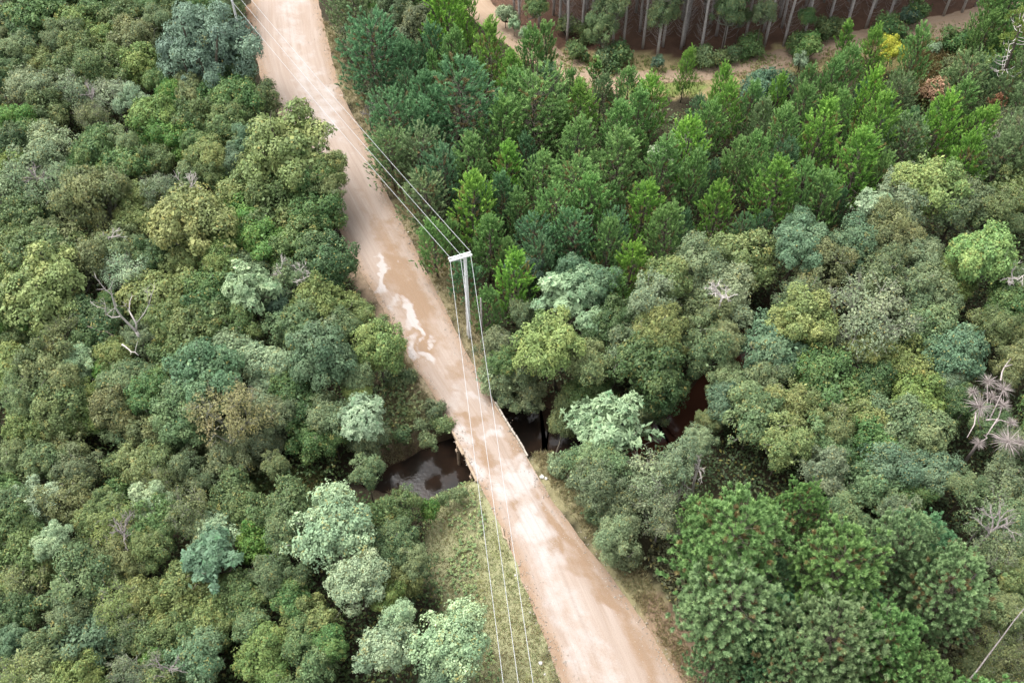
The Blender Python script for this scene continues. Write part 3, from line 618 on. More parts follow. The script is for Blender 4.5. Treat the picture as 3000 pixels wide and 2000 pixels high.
# tile  x  y  radius  kind  colour  [height of the crown centre]  [#own label]   (tile pixels are photo pixels x 2.34)
TABLE = """
0 1430 300 290 b bl 8 #big round blue-green tree with lumpy crown beside the top of the road
0 950 450 135 d yg
0 1610 480 120 d dk 5
0 520 160 125 d yg
0 250 60 180 d mg
0 150 210 130 d dk
0 40 130 90 d dk
0 680 60 110 d mg
0 830 100 120 d ol
0 1000 30 110 d mg
0 1070 130 110 f gg
0 1220 40 120 d ol
0 1400 20 110 d mg
0 1530 50 110 d ol
0 930 260 150 f bo
0 480 235 110 f gg
0 705 250 90 d yg
0 280 390 110 d yo
0 550 340 120 d ol
0 400 300 90 f gg
0 110 340 110 f gg
0 430 450 110 d ol
0 690 460 150 f ol
0 60 480 120 d dk
0 220 590 160 f pg
0 550 620 150 t pg
0 780 650 110 t mi
0 905 690 85 f mi
0 640 790 100 t bo 5
0 330 750 120 d ol
0 110 800 100 d br
0 170 880 120 d mg
0 80 980 110 d dk
0 1300 610 110 d bo 5
0 1170 620 90 d br 5
0 1440 620 120 d mg 5
0 1650 670 150 d mg
0 1810 700 115 f ol
0 1590 760 110 d ol
0 1070 770 130 d yg
0 1340 800 150 d ol
0 1040 910 120 d br
0 1190 940 130 d br
0 1540 850 120 d ol
0 330 1050 185 f pg
0 660 1030 140 d mg
0 830 960 125 f gg
0 850 1110 140 d mg
0 1060 1080 120 d ol
0 1430 1060 135 d yo
0 1330 1170 105 d gg
0 1450 1190 95 d ol
0 1950 1000 245 l yd 7.5
0 1720 1160 190 d yo
0 2100 1200 130 d mg 6
0 2235 1150 115 d yo 6
0 1710 960 110 l bg
0 1590 1110 105 l bg
0 130 1250 170 t pg
0 60 1120 120 d yg
0 370 1270 150 t pg
0 620 1330 230 f bo 7 #broad dome of brownish olive fine leaves, well inside the forest below the pale twiggy crowns
0 180 1430 170 d ol
0 960 1350 120 d yo
0 1080 1300 110 t pg
0 1290 1370 120 t gr
0 920 1480 110 d yo
0 1330 1500 225 d yo 7.5 #wide bright yellowish olive crown, the brightest one in the middle of the forest
0 1690 1330 190 d yo
0 2060 1310 180 d mg
0 1880 1450 190 d ol
0 2170 1450 150 d mg
0 2230 1290 110 f bo
0 1700 1490 150 d br
3 60 300 110 d yo
3 245 440 245 l yd 7.5 #smooth pale yellow-green domed tree with scalloped crown at the forest's outer side
3 330 170 210 d ol
3 100 110 150 d ol
3 560 200 190 f bo
3 850 110 150 f gg
3 865 290 130 t mi
3 1050 150 120 d dk 5
3 1240 225 125 d yo
3 1520 230 140 d yg
3 1560 90 140 d yg
3 1820 90 150 d br
3 1700 270 110 d gg
3 2020 110 170 d ol
3 2230 190 170 d dk
3 1720 410 160 r mi 7 #mint white rosette-leaved tree with star leaves standing over a dark gap in the forest
3 1890 510 90 r te 5
3 1980 330 140 t gg
3 1110 460 210 d yo
3 1420 430 180 d mg
3 1430 560 180 d dk
3 1120 620 150 d ol
3 1350 690 180 d ol
3 1640 670 130 f ol
3 950 730 110 d gg 4.5
3 410 720 155 t bo
3 80 650 130 d br
3 250 560 130 d mg
3 640 620 160 d dk 5
3 640 760 130 d dk 4.5
3 80 800 110 d ol
3 560 890 120 f mi
3 780 850 110 d yo
3 760 960 95 d br
3 320 1010 200 f bo
3 80 960 150 d yo
3 130 1150 120 f gg
3 590 1130 110 d yg
3 590 1310 120 d yg 3.2
3 1210 900 140 d ol
3 880 1030 160 f gg
3 1430 980 215 l bg 7.5 #blue-green lumpy tree on the creek side, next to the pale crowns
3 1620 860 145 d pg
3 1830 930 150 d mi
3 1330 1120 185 d gg
3 1020 1120 140 d mg
3 1240 1250 180 l gg
3 1570 1260 215 t ru 7.5 #rust brown tree with dying leaves in the creek-side forest
3 1780 1210 130 d mi
3 1890 1260 130 f gr
3 1800 1410 150 f gr 3.2
3 2210 500 170 d yd
3 2010 650 170 d gg
3 2200 860 195 l bg 7.5 #blue-green smooth domed tree close to the road, short of the bridge
3 2290 660 115 d pg
3 2010 1090 130 d mg
3 2060 1170 140 d dk
3 2250 1260 150 f gr
3 2100 1390 150 d mg 3.2
3 2280 1390 120 d mg 3.2
3 400 1220 160 d ol
3 190 1330 150 d yo 3.2
3 450 1390 150 f bo 3.2
3 760 1210 150 d bo
3 850 1330 150 f gg 3.2
3 1040 1400 160 f bo 3.2
3 1210 1430 140 d dk 3.2
3 1450 1430 150 f bo 3.2
3 1650 1470 140 f gr 3.2
6 120 60 150 f gg 3.2
6 300 50 150 d gg 3.2
6 510 90 140 f gr 3.2
6 970 60 190 f bo 3.2
6 1300 110 120 f gr 3.2
6 1550 50 180 f gr 3.2
6 1100 200 100 t bo 4.5
6 510 190 90 s br 2
6 800 250 90 s mg 2
6 240 310 135 f mi
6 80 330 110 d gg
6 480 320 160 f bo
6 720 330 110 d ol
6 680 430 120 d yo
6 800 480 160 t yo
6 1050 340 130 l mi
6 1040 480 150 d mg
6 1290 400 150 t bo
6 1600 300 150 d ol
6 1710 410 150 d ol
6 1960 350 150 d ol
6 1480 540 150 d mi
6 1790 590 150 d br
6 1980 560 150 f gg
6 2270 490 235 d mi 7.5 #large pale mint tree in full leaf between the creek and the grass clearing
6 360 590 100 l mi
6 350 710 120 d yo
6 100 490 150 d ol
6 170 730 170 d ol
6 640 630 140 d ol
6 850 590 130 t yo
6 1040 630 140 f ol
6 1420 720 180 r te 6.5 #deep teal tree with drooping finger-like leaves in the lower forest
6 560 880 205 f gg
6 150 890 160 t bo
6 840 760 140 f bo
6 1270 860 150 d yo
6 1440 910 120 d yo
6 1640 960 150 d ol
6 1900 840 150 f gg
6 770 1030 130 t yo
6 480 1120 150 f gg
6 960 1000 150 d yo
6 1250 1020 180 d yo
6 1440 1090 150 d yo
6 1970 980 120 d mg
6 2130 1110 150 d yo
6 110 1090 120 d dk
6 70 1280 110 l bg
6 560 1290 195 d bg
6 840 1210 140 t gr
6 1000 1230 140 d ol
6 1220 1210 130 d ol
6 1400 1230 150 d ol
6 1720 1180 130 d gg
6 1790 1330 155 d yg
6 1330 1400 165 d bg
6 2150 1430 140 d gg
6 290 1430 190 f bo
6 540 1530 160 d yo
6 930 1480 140 t gr
6 1110 1400 100 d br
6 1800 1490 150 d yg
6 2050 1260 120 d ol
6 2260 1300 110 d mg
6 100 1530 120 t yo
7 110 850 175 d mi 6.5 #second pale mint tree, just short of the large one by the clearing
7 310 1330 165 d mi 6 #whitish mint tree with two tight crowns at the clearing's lower end
7 390 1100 95 d mi 6
7 740 1270 225 d mi 6 #broad whitish mint tree standing out into the grass clearing
7 690 1500 130 l bg 4.5
7 480 230 110 d yg 3
7 420 340 140 f ol 4
7 610 380 80 s br 1.5
7 700 300 90 s gg 1.2
7 800 270 90 s gg 1.2
7 200 480 150 d ol
7 380 620 140 f gg
7 480 740 120 f gr
7 420 870 110 d yo 4
7 310 970 100 d yg 4.5
7 170 110 130 f gg 5
7 600 30 90 s gg 1
7 1750 60 180 f gg 5
7 1800 230 170 f gr 5
7 1900 560 140 f pg 4
7 1920 400 130 f gr 4
7 2140 180 180 t pg 5
7 2200 400 150 t gr 4.5
7 1650 120 90 s pg 1.2
7 1480 80 70 s pg .8
7 1760 420 80 s gg 1
7 1970 690 90 s gr 1
7 2300 60 140 f pg 6
4 90 570 110 d yo 4
4 30 660 100 d gg 5
4 250 800 155 d yd 6
4 80 1000 110 d pg 5
4 110 1120 90 d yd 4
4 140 1290 150 r mi 6 #mint rosette-leaved tree on the creek bank just before the bridge
4 190 1440 130 f gr 1.5
4 600 1450 70 s gg .4
4 330 1000 70 s gr .6
4 470 1010 50 s gg .3
4 640 1250 70 s gr .3
4 700 1340 60 s gg .2
4 1540 440 165 r mi 6.5 #pale mint star-leaved tree at the corner of the pine stand
4 1720 650 90 r mi 6
4 1740 360 130 l bg 6.5
4 1260 270 90 l te 5
4 1600 270 100 l bg 6
4 1420 790 215 l yd 7.5 #yellow-olive round-crowned tree between the utility pole and the creek
4 1080 800 120 f gr 3.2
4 1170 980 150 f gr 2.2
4 1700 900 150 f bo 5.5
4 1560 1250 170 f bo .8
4 1480 1370 80 s bo -1.2
4 1620 1370 80 s bo -1
4 1290 1130 150 f gr .9
4 1080 1130 70 s gr -.5
4 1180 1190 60 s gr -1.6
4 1300 1230 60 s gr -1.8
4 1700 1110 150 d ol 2.5
4 1850 650 140 l dk 6
4 1240 570 80 f gr 4.5
4 1100 900 90 d mg 4
4 1050 1040 90 s pg 1.5
4 1130 1170 80 s gr .6
4 1200 1230 80 s gr .4
4 2150 480 180 f pg 7
4 2230 330 150 d yo 7
4 2190 700 170 f yo 6.5
4 2120 960 210 d dk 5
4 1960 800 150 d gr 5
4 2190 1130 160 d dk 2.5
4 2060 1250 120 f gr 1
4 1860 1380 240 r mi 4.2 #whitish mint tree with dense star leaves overhanging the creek upstream of the bridge
4 1560 1500 80 s mg 0
4 1330 1500 70 s gr -.2
5 90 250 170 f pg
5 390 180 190 d yo
5 290 450 190 f pg
5 170 600 150 d bo
5 800 90 150 l bg 7 #blue-green domed tree set between the pines and the leafy wood
5 960 280 180 f bo
5 830 450 140 t gr
5 1180 150 180 f bg
5 1430 80 160 f bo
5 1350 320 160 f gr
5 1600 190 140 f pg
5 2060 170 190 d lg 7.5 #lime green tree, the brightest crown of the wood beyond the creek
5 1830 310 140 d yg
5 2270 310 110 d gg
5 1690 440 180 f gg
5 860 600 185 l yd 7.5
5 1270 590 265 t pg 7.5 #broad pale greyish crown in the middle of the wood beyond the creek
5 1090 880 170 t gr
5 1260 800 95 d yo 6.5
5 640 790 190 d bg
5 150 810 170 f gg
5 300 750 120 f bo
5 860 860 150 d yg
5 1020 1050 190 d mg
5 1500 900 170 d yo
5 1280 1060 140 d dk
5 1700 700 170 d gg
5 1870 850 180 d bg
5 2150 680 140 f bo
5 2230 520 150 d mg
5 330 1060 195 l gg 3.5 #grey-green lumpy tree leaning over the red bend of the creek
5 550 1020 150 f gg
5 290 1180 140 d bg
5 490 1270 175 d gg
5 770 1230 170 f yo
5 1250 1280 190 d yo
5 1650 1190 195 d yg
5 1040 1330 150 f bo
5 1490 1340 170 d gg
5 180 1310 160 f bo 2.5
5 100 1460 150 f pg
5 700 1450 170 f yo
5 1000 1460 160 d gg
5 1300 1490 170 d mg
5 1680 1400 160 d gg
5 1900 1180 120 d dk
5 2280 920 130 f bo
5 1820 1080 110 d bg
8 950 90 160 f pg
8 1300 190 170 d gg
8 1410 70 170 f bg
8 1750 110 150 d bg
8 1960 220 110 f gg
8 2110 410 160 t gg
8 2210 190 150 f gr
8 2260 500 150 f gg
8 2160 650 160 t gr
8 2260 810 120 d yo
8 2230 1080 130 f bo 5
8 2130 1330 130 t bo 4
8 1500 400 130 f gr
8 1120 420 120 f gg
8 340 560 350 m pm 10
8 320 1000 330 m pt 9
8 1040 730 300 m pm 10.5
8 1480 600 230 m pt 10
8 1880 850 270 m pt 10
8 1010 1280 320 m pt 10
8 1400 1300 260 m pm 9.5
8 520 250 130 m pm 9
8 850 280 170 m pm 9
8 110 340 150 m pm 8.5
8 250 1330 190 m pt 7
8 1680 1480 200 m pm 9
8 700 1500 220 m pt 9
8 620 860 150 m pd 7
8 1000 500 140 m pt 9
4 640 90 120 p pm 5
4 1010 90 130 p pm 5
4 1175 360 145 p pb 5.5
4 1010 560 100 p pm 4
4 1830 130 120 p pm 5.5
4 1990 230 125 p pl 5.5
4 1870 450 95 q pm 4.5
4 1380 270 110 q pd 4.5
4 850 330 110 p pd 4
4 1350 90 120 q pd 4.5
4 1600 80 130 q pd 5
4 2200 60 140 p pm 5
4 1120 180 90 p pm 4.5
1 70 90 140 q pt 5
1 90 260 110 t bo 3
1 350 90 120 f gr 5
1 500 180 120 f gr 5
1 740 130 165 p pl 6.5
1 860 60 90 p pb 6
1 640 320 100 p pd 5
1 210 400 190 q pd 5.5
1 450 470 125 p pd 5
1 780 390 110 p pm 5
1 1000 380 140 p pb 6
1 1310 360 115 p pm 5.5
1 1420 260 75 k pm 6
1 1750 490 62 k pm 2.5
1 560 740 150 p pd 5.5
1 800 790 215 q pd 6
1 1100 930 150 p pm 5.5
1 1290 800 190 q pm 6
1 390 880 150 q pd 5
1 640 920 130 p pd 5
1 900 1180 145 p pm 5.5
1 700 1260 130 q pd 5
1 1130 1190 115 p pb 5
1 1130 1340 105 p pd 5
1 1330 1250 135 p pm 5
1 1290 1060 85 p pd 4.5
1 1480 830 90 p pm 5
1 1610 1050 140 p pm 5.5
1 1640 790 140 p pb 5.5
1 1870 1120 160 p pm 6
1 1600 1310 150 q pm 5.5
1 1960 650 120 p pm 5
1 2140 700 130 p pb 5
1 2050 820 120 p pm 5
1 1860 900 130 p pm 5
1 900 1450 155 p pl 5.5
1 1240 1480 100 p pm 4.5
1 1450 1470 130 q pm 5
1 1750 1450 150 p pm 5.5
1 2070 1410 130 p pb 5.5
1 2200 1160 140 p pm 5.5
1 1190 690 140 p pm 5
1 1170 540 110 p pb 5
1 1440 620 110 p pd 4
1 1560 600 95 p pm 5
1 1780 640 95 p pt 4.5
1 260 680 90 s gr 1.2
1 520 1080 130 q pt 4.5
1 340 1080 120 q pt 4.5
1 600 1400 130 q pt 4.5
1 1125 90 55 r mi 1.5 #mint shrub with rosette leaves at the bend of the upper track
1 1185 160 42 r mi 1.2
1 1265 225 40 r mi 1.2
1 530 330 50 r mi 2
1 2200 1060 75 r mi 4.5
1 2330 950 80 s pg 2
1 1620 340 60 s mg .7
1 1900 370 90 s mg .8
1 1800 400 70 s gg .6
1 2170 420 40 s te .6
1 1550 170 60 s ol .6
1 1680 210 70 s ol .7
2 260 600 95 p pb 5.5
2 30 420 70 p pb 5
2 870 310 80 s lg 1.6
2 1150 250 65 k pb 4.5
2 1330 350 105 p pb 6
2 1610 390 120 p pm 6
2 1110 480 115 p pm 5.5
2 990 540 105 p pm 5.5
2 840 600 100 p pm 5
2 660 650 90 p pb 5
2 440 730 100 p pm 4.5
2 290 750 115 p pb 5
2 40 1030 140 p pl 5.5
2 830 730 110 p pm 5.5
2 1290 670 125 p pl 6
2 1110 800 95 p pm 5.5
2 920 950 145 p pb 6
2 700 940 120 p pm 5.5
2 1350 880 130 p pb 6
2 1170 1150 160 p pb 6
2 1750 880 135 p pl 6.5
2 1980 900 120 p pb 6
2 1960 1150 130 p pb 6
2 630 1290 150 p pb 5.5
2 840 1300 110 p pm 5.5
2 990 1360 120 p pm 5.5
2 250 1400 120 p pb 5.5
2 70 1240 110 p pm 5
2 370 1100 110 p pm 5
2 1370 1210 100 p pm 5
2 1950 600 145 q pt 5
2 1450 690 105 q pt 4.5
2 520 1100 110 p pm 5
2 180 880 110 p pm 4.5
2 560 830 90 p pt 4.5
2 1500 1010 120 q pt 4.5
2 560 590 110 d te 2.2 #deep teal leafy bush beside the grassy strip of the track
2 700 560 70 s bg 1.2
2 810 410 50 r mi 1
2 1730 320 40 r mi .8
2 1440 330 75 d ye 3 #yellow flowering bush among the tall pines near the track
2 2250 60 170 q pm 7
2 2100 150 110 q pm 6
2 2250 1080 170 q pt 6
2 2140 1190 140 q pt 5
2 2250 870 120 t bo 4
2 2080 960 100 t bo 3
2 1700 1270 190 f yd 7
2 1500 1360 150 f pg 6.5
2 1300 1400 130 r mi 6.5 #mint spray of leaves at the corner where the pines meet the leafy wood
2 1900 1400 170 f gr 6
2 2250 1300 140 d yo 5
2 2110 1440 140 f ol 6
2 820 1550 120 l bg 6
2 1420 1530 150 f bo 6
2 1870 480 80 s bo 1
2 1750 620 90 s dr 1
2 2120 750 75 k dr 3
2 470 310 80 s mg .9
2 350 360 60 s gg .7
2 780 290 70 s mg .9
2 980 200 70 s ol .9
2 1090 190 60 s ol .8
2 1390 170 70 s mg 1
2 1450 220 90 s mg 1
2 1560 100 60 s te 1.3
2 1880 290 90 s mg 1.2
2 150 380 70 s gg .7
2 250 395 60 s ol .7
2 60 400 60 s ol .6
1 60 -150 150 q pt 5
1 300 -130 150 f gr 5.5
1 480 -60 140 q pt 5
1 640 -60 150 p pm 6
1 820 -120 110 p pm 5
1 560 60 110 s gr 1.5
0 200 -140 170 d ol
0 480 -120 170 d mg
0 760 -130 160 f gg
0 1040 -130 160 d ol
0 1300 -140 160 d mg
0 1500 -130 130 d ol
2 2330 -120 170 q pm 7
2 2330 330 140 p pm 5
2 2330 560 150 q pt 5
2 2060 260 110 p pm 5
2 2180 700 110 q pt 4
2 2330 760 130 q pt 5
2 2200 960 100 t bo 3
2 1900 700 110 p pm 5
2 2330 1180 120 p pm 5
1 1790 190 90 f gg 4
1 1840 50 100 f gg 6
1 1330 40 70 d mg 5
1 2210 60 100 f gg 6
2 330 40 110 f gg 6
2 400 110 65 f gg 4
2 850 110 60 d mg 4
2 1600 80 70 s mg 1.5
2 560 70 80 f gg 6
8 2250 1200 150 t bo 3.5
8 2310 1420 150 t bo 3.5
8 2060 1500 130 f bo 2.5
8 2330 980 130 f ol 4
4 540 1340 55 s pg -.9
4 470 1270 50 s bo -.3
4 420 1400 60 s gg -.6
4 620 1330 45 s gr -1
"""
PLANTS = []      # dict per plant
HSCALE = {'d': 4.7, 'f': 4.8, 'l': 5.6, 'b': 8, 'r': 5.0, 't': 5.2, 's': .9, 'p': 5, 'q': 5, 'm': 9, 'k': 4}
MESHI = {}
POOLS = [[(1124, 1388), (1184, 1366), (1255, 1345), (1288, 1298), (1309, 1288), (1333, 1317), (1362, 1358), (1365, 1394), (1348, 1415), (1288, 1442), (1240, 1462), (1235, 1418), (1184, 1407), (1139, 1397)],
         [(1449, 1192), (1496, 1198), (1556, 1230), (1583, 1230), (1588, 1272), (1610, 1287), (1665, 1275), (1672, 1293), (1652, 1325), (1615, 1328), (1541, 1314)], [(2066, 1140), (2020, 1168), (1985, 1225), (1935, 1272), (1930, 1286), (1985, 1286), (2015, 1240), (2068, 1175)]]
_gx, _gy = [a.reshape(-1) for a in np.meshgrid(np.arange(1100, 2100, 12.0), np.arange(1120, 1480, 12.0))]
POOLPTS = [(a, b_) for P_ in POOLS for a, b_ in zip(_gx[in_poly(_gx, _gy, P_)], _gy[in_poly(_gx, _gy, P_)])]
def jit(c, g=rnd, a=.10):
    k = 1 + g.uniform(-a, a); return tuple(max(.005, v * k * (1 + g.uniform(-.05, .05))) for v in c)
def add_plant(x, y, zc, r, sp, col, own=None):
    """a plant whose crown centre is at height zc above z=0, crown radius r"""
    g0 = gz(x, y); nm, cat = KIND[sp]; c = jit(PAL[col]); i = MESHI[sp] = MESHI.get(sp, rnd.randrange(7)) + 1
    root = link(nm, None); root.location = (x, y, g0)
    lean = (0.0, 0.0)
    if river_sd(np.array([x]), np.array([y]))[0] < .9 and sp not in PINES:    # rooted on the bank, leaning out over the creek
        for rad_ in np.arange(.4, 5, .3):
            a_ = np.linspace(0, 6.28, 24); X_, Y_ = x + rad_ * np.cos(a_), y + rad_ * np.sin(a_); ok = (river_sd(X_, Y_) > .9) & (road_sd(X_, Y_) > .4)
            if ok.any():
                q_ = int(np.argmax(ok)); lean = (x - X_[q_], y - Y_[q_]); root.location = (X_[q_], Y_[q_], gz(X_[q_], Y_[q_])); g0 = root.location[2]; break
    root.rotation_euler = (0, 0, 0 if lean != (0.0, 0.0) else rnd.uniform(0, 6.28)); tag(root, own, cat, GROUP[sp])
    if sp in PINES:
        cr, br, tk, H, R = PINES[sp][i % len(PINES[sp])]
        top = zc + r * (.75 if sp == 'm' else 1.35) - g0; sx = r / R; sz = max(sx * .72, min(top / H, sx * 1.45))
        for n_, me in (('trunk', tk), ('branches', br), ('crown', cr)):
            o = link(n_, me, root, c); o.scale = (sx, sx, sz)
        root.rotation_euler = (rnd.uniform(-.08, .08), rnd.uniform(-.08, .08), rnd.uniform(0, 6.28))
    else:
        cr, br, R, vs = SP[sp][i % len(SP[sp])]; s = r / R; h = max(.15, zc - g0); sq = rnd.uniform(1.05, 1.35)
        h = max(.1, h - .15 * r); o = link('crown', cr, root, c); o.location = (*lean, h); o.scale = (s * rnd.uniform(.93, 1.07), s * rnd.uniform(.93, 1.07), s * sq)
        b = link('branches', br, root); b.location = (*lean, h); b.scale = o.scale
        if sp != 's':
            t = link('trunk', (GTRUNK if sp == 't' else TRUNKS)[i % 2], root); tl = max(.3, h - s * R * .35); t.scale = (s * .75, s * .75, tl * math.sqrt(1 + (lean[0] ** 2 + lean[1] ** 2) / h ** 2)); t.rotation_euler = (0, math.atan2(math.hypot(*lean), h), math.atan2(lean[1], lean[0]))
    PLANTS.append(dict(root=root, x=x, y=y, zc=zc, r=r, sp=sp, col=col, own=own)); return root
for line in TABLE.strip().splitlines():
    own = None
    if '#' in line: line, own = line.split('#')
    f = line.split(); px, py = T(int(f[0]), float(f[1]), float(f[2])); rz = float(f[3]) / 2.34; sp, col = f[4], f[5]
    zc = float(f[6]) if len(f) > 6 else None
    if zc is None:
        zc = HSCALE[sp] + rnd.uniform(-.8, .8)
    x, y, _ = at(px, py, zc); r = rz * depth_of(x, y, zc) / FPX * (.97 if sp == 'm' else (1.0 if py < 330 else 1.12) if sp in PINES else 1.2)
    if sp not in PINES or sp == 'q':     # the open water stays open: crowns beside it end where the photo shows the pool
        d = min(math.hypot(px - a, py - b_) for a, b_ in POOLPTS) * depth_of(x, y, zc) / FPX
        if d < r * 1.15:
            if d < r * .45 or d < .35: continue
            r = d * .87
    add_plant(x, y, zc, r, sp, col, own)

# ---- plants that fill in between, placed only where the photo shows the same cover
FOREST = [(-260, -120), (700, -120), (725, 20), (735, 150), (770, 290), (800, 380), (830, 430), (900, 560), (990, 700), (1030, 790), (1110, 930), (1190, 1050), (1200, 1340), (900, 1440), (1230, 1480), (1260, 1650), (1300, 1800), (1390, 1930), (1300, 2130), (-260, 2130)]
WOOD = [(1480, 870), (1800, 860), (1930, 740), (2380, 700), (2700, 560), (2960, 540), (3260, 560), (3260, 2000), (2950, 1800), (2700, 1560), (2100, 1440), (1900, 1560), (1800, 1480), (1680, 1400), (1660, 1180), (1500, 1150), (1440, 960)]
STAND = [(1010, 170), (960, -160), (1340, -160), (1340, 60), (1470, 200), (1620, 300), (1760, 340), (2000, 330), (2350, 300), (2560, 240), (2860, 130), (3260, 60), (3260, 540), (2640, 560), (2400, 650), (1900, 730), (1780, 830), (1560, 860), (1400, 820), (1290, 660), (1130, 430), (1040, 270)]
MATURE = [(1930, 1480), (2600, 1520), (2900, 1700), (2780, 2060), (2180, 2060), (2010, 1850), (1890, 1640)]
CLEAR = [[(1290, 1450), (1400, 1410), (1470, 1560), (1560, 1740), (1660, 2060), (1330, 2060), (1420, 1900), (1310, 1780), (1260, 1650), (1260, 1540)], [(600, 1380), (940, 1375), (930, 1435), (600, 1430)]]
def fill(poly, n, rr, zr, kinds, g, gap=.72):
    made = 0
    bx = [p[0] for p in poly]; by = [p[1] for p in poly]
    xs = np.array([p['x'] for p in PLANTS]); ys = np.array([p['y'] for p in PLANTS]); rs = np.array([p['r'] for p in PLANTS])
    for _ in range(n * 40):
        px, py = g.uniform(min(bx), max(bx)), g.uniform(min(by), max(by)); r = g.uniform(*rr); zc = g.uniform(*zr)
        x, y, _z = at(px, py, zc)
        if not in_poly(np.array([px]), np.array([py]), poly)[0]: continue
        gx, gy = proj((x, y, -.5))
        if min(math.hypot(px - a, py - b_) for a, b_ in POOLPTS) * depth_of(x, y, zc) / FPX < r * 1.2: continue
        if any(in_poly(np.array([gx]), np.array([gy]), c)[0] for c in CLEAR): continue
        A = (np.array([x]), np.array([y]))
        if road_sd(*A)[0] < r * .55 + .3 or river_sd(*A)[0] < .9 + .3 * r: continue
        if min(seg_dist(*A, t)[0][0] for t in TRACKS) < 2.2: continue
        if (np.hypot(xs - x, ys - y) < (rs + r) * gap).any(): continue
        sp, col = g.choice(kinds); add_plant(x, y, zc, r, sp, col); made += 1
        xs, ys, rs = np.append(xs, x), np.append(ys, y), np.append(rs, r)
        if made >= n: break
    return made
gf = random.Random(21)
fills = [fill(FOREST, 60, (1.1, 1.9), (3.8, 5.2), [('d', 'ol'), ('d', 'mg'), ('d', 'dk'), ('f', 'gg'), ('d', 'ol'), ('f', 'bo')], gf),
         fill(WOOD, 24, (1.1, 1.9), (4.0, 5.6), [('d', 'gg'), ('d', 'mg'), ('f', 'gr'), ('f', 'gg'), ('d', 'ol')], gf),
         fill(STAND, 60, (1.0, 1.6), (3.2, 4.8), [('p', 'pm'), ('p', 'pd'), ('p', 'pm'), ('q', 'pd')], gf, .55),
         fill(MATURE, 4, (1.6, 2.4), (5.5, 7.5), [('m', 'pt'), ('m', 'pd')], gf, .6)]
gm = random.Random(33)
DG = [('d', 'ol'), ('f', 'gg'), ('d', 'mg'), ('f', 'ol'), ('f', 'gr')]
fills += [fill([(-420, 100), (-40, 100), (-40, 2000), (-420, 2000)], 16, (1.8, 2.5), (4.0, 5.2), DG, gm), fill([(-100, 2030), (1300, 2030), (1300, 2330), (-100, 2330)], 14, (1.8, 2.5), (4.0, 5.2), DG, gm),
          fill([(3040, 600), (3420, 600), (3420, 2000), (3040, 2000)], 16, (1.8, 2.6), (4.0, 5.4), DG, gm), fill([(2300, 2060), (2900, 2060), (2900, 2300), (2300, 2300)], 3, (2.6, 3.2), (7, 8), [('m', 'pm'), ('m', 'pt')], gm)]
print('FILLS', fills, 'PLANTS', len(PLANTS))

# ---- tall plantation pines behind the upper track: bare grey trunks with dead whorls, green tops
def plantation(seed):
    g = np.random.default_rng(seed); H = 21.0; tk = Buf(); pts = [(g.normal(0, .04) * i / 3, g.normal(0, .04) * i / 3, H * i / 10 - (.3 if i == 0 else 0)) for i in range(11)]
    tk.tube(pts, [.19 * (1 - .75 * i / 10) + .01 for i in range(11)], 7); tw = Buf(); z = 1.6
    while z < 13:
        a0 = g.uniform(0, 6.3)
        for k in range(4):
            a = a0 + k * 1.57 + g.normal(0, .3); l = g.uniform(.8, 1.9); d = np.array([math.cos(a), math.sin(a), 0]); p = np.array([0, 0, z])
            m = p + d * l * .55 + np.array([0, 0, l * .35]); e = p + d * l * .95 + np.array([0, 0, l * .95]); tw.tube([p, m, e], [.024, .017, .006], 4, False)
            for _ in range(3):
                s = g.uniform(.3, .9); q = p + (e - p) * s; tw.tube([q, q + d * .25 + g.normal(0, .22, 3) + np.array([0, 0, .3])], [.010, .004], 3, False)
        z += g.uniform(.42, .7)
    P = []; AX = []; n = 380
    for i in range(n):
        u = g.random(); zz = 11.5 + 10 * u; R = 2.3 * (1 - u) ** .6 + .2; a = g.uniform(0, 6.3); r = R * math.sqrt(g.random()); P.append((math.cos(a) * r, math.sin(a) * r, zz)); AX.append((math.cos(a) * .4, math.sin(a) * .4, .8))
    V, q = tufts(np.array(P), unit(np.array(AX)), g, 14, .6, .4, .09)
    return tk.mesh('trunk', M['palebark'], True), tw.mesh('dead_branches', M['greybark']), leaf_mesh('crown', V, dict(lf=g.random(len(q)), lob=g.random(n)[q], acc=np.zeros(len(q))), M['needle'])
PLN = [plantation(50 + i) for i in range(4)]
FRONT = [T(1, *p) for p in ((1185, 70), (1219, 165), (1300, 95), (1356, 185), (1455, 100), (1497, 185), (1547, 285), (1645, 275), (1780, 200), (1862, 305), (1935, 300), (2066, 325), (2165, 385), (2205, 315), (2330, 330))] + \
        [T(2, *p) for p in ((5, 305), (122, 362), (272, 342), (430, 262), (560, 315), (692, 312), (826, 270), (995, 180), (1122, 195), (1260, 182), (1404, 145), (1540, 142), (1790, 102), (1915, 82), (2010, 40))]
plant_pos = []
def add_plantation(x, y, label):
    i = rnd.randrange(4); root = link('plantation_pine', None); root.location = (x, y, gz(x, y)); root.rotation_euler = (rnd.uniform(-.015, .015), rnd.uniform(-.015, .015), rnd.uniform(0, 6.28))
    tag(root, label, 'pine tree', 'bare-trunked pines of the plantation'); s = rnd.uniform(.92, 1.08); c = jit(PAL['pt'])
    for n_, me in zip(('trunk', 'dead_branches', 'crown'), PLN[i]):
        o = link(n_, me, root, c); o.scale = (s, s, s)
    plant_pos.append((x, y, root)); return root
for px, py in FRONT:
    x, y, _ = at(px, py, -.7); add_plantation(x, y, None)
gp = random.Random(5); FP = sorted([at(px, py, -.7)[:2] for px, py in FRONT]); fx = [p[0] for p in FP]; fy = [p[1] for p in FP]
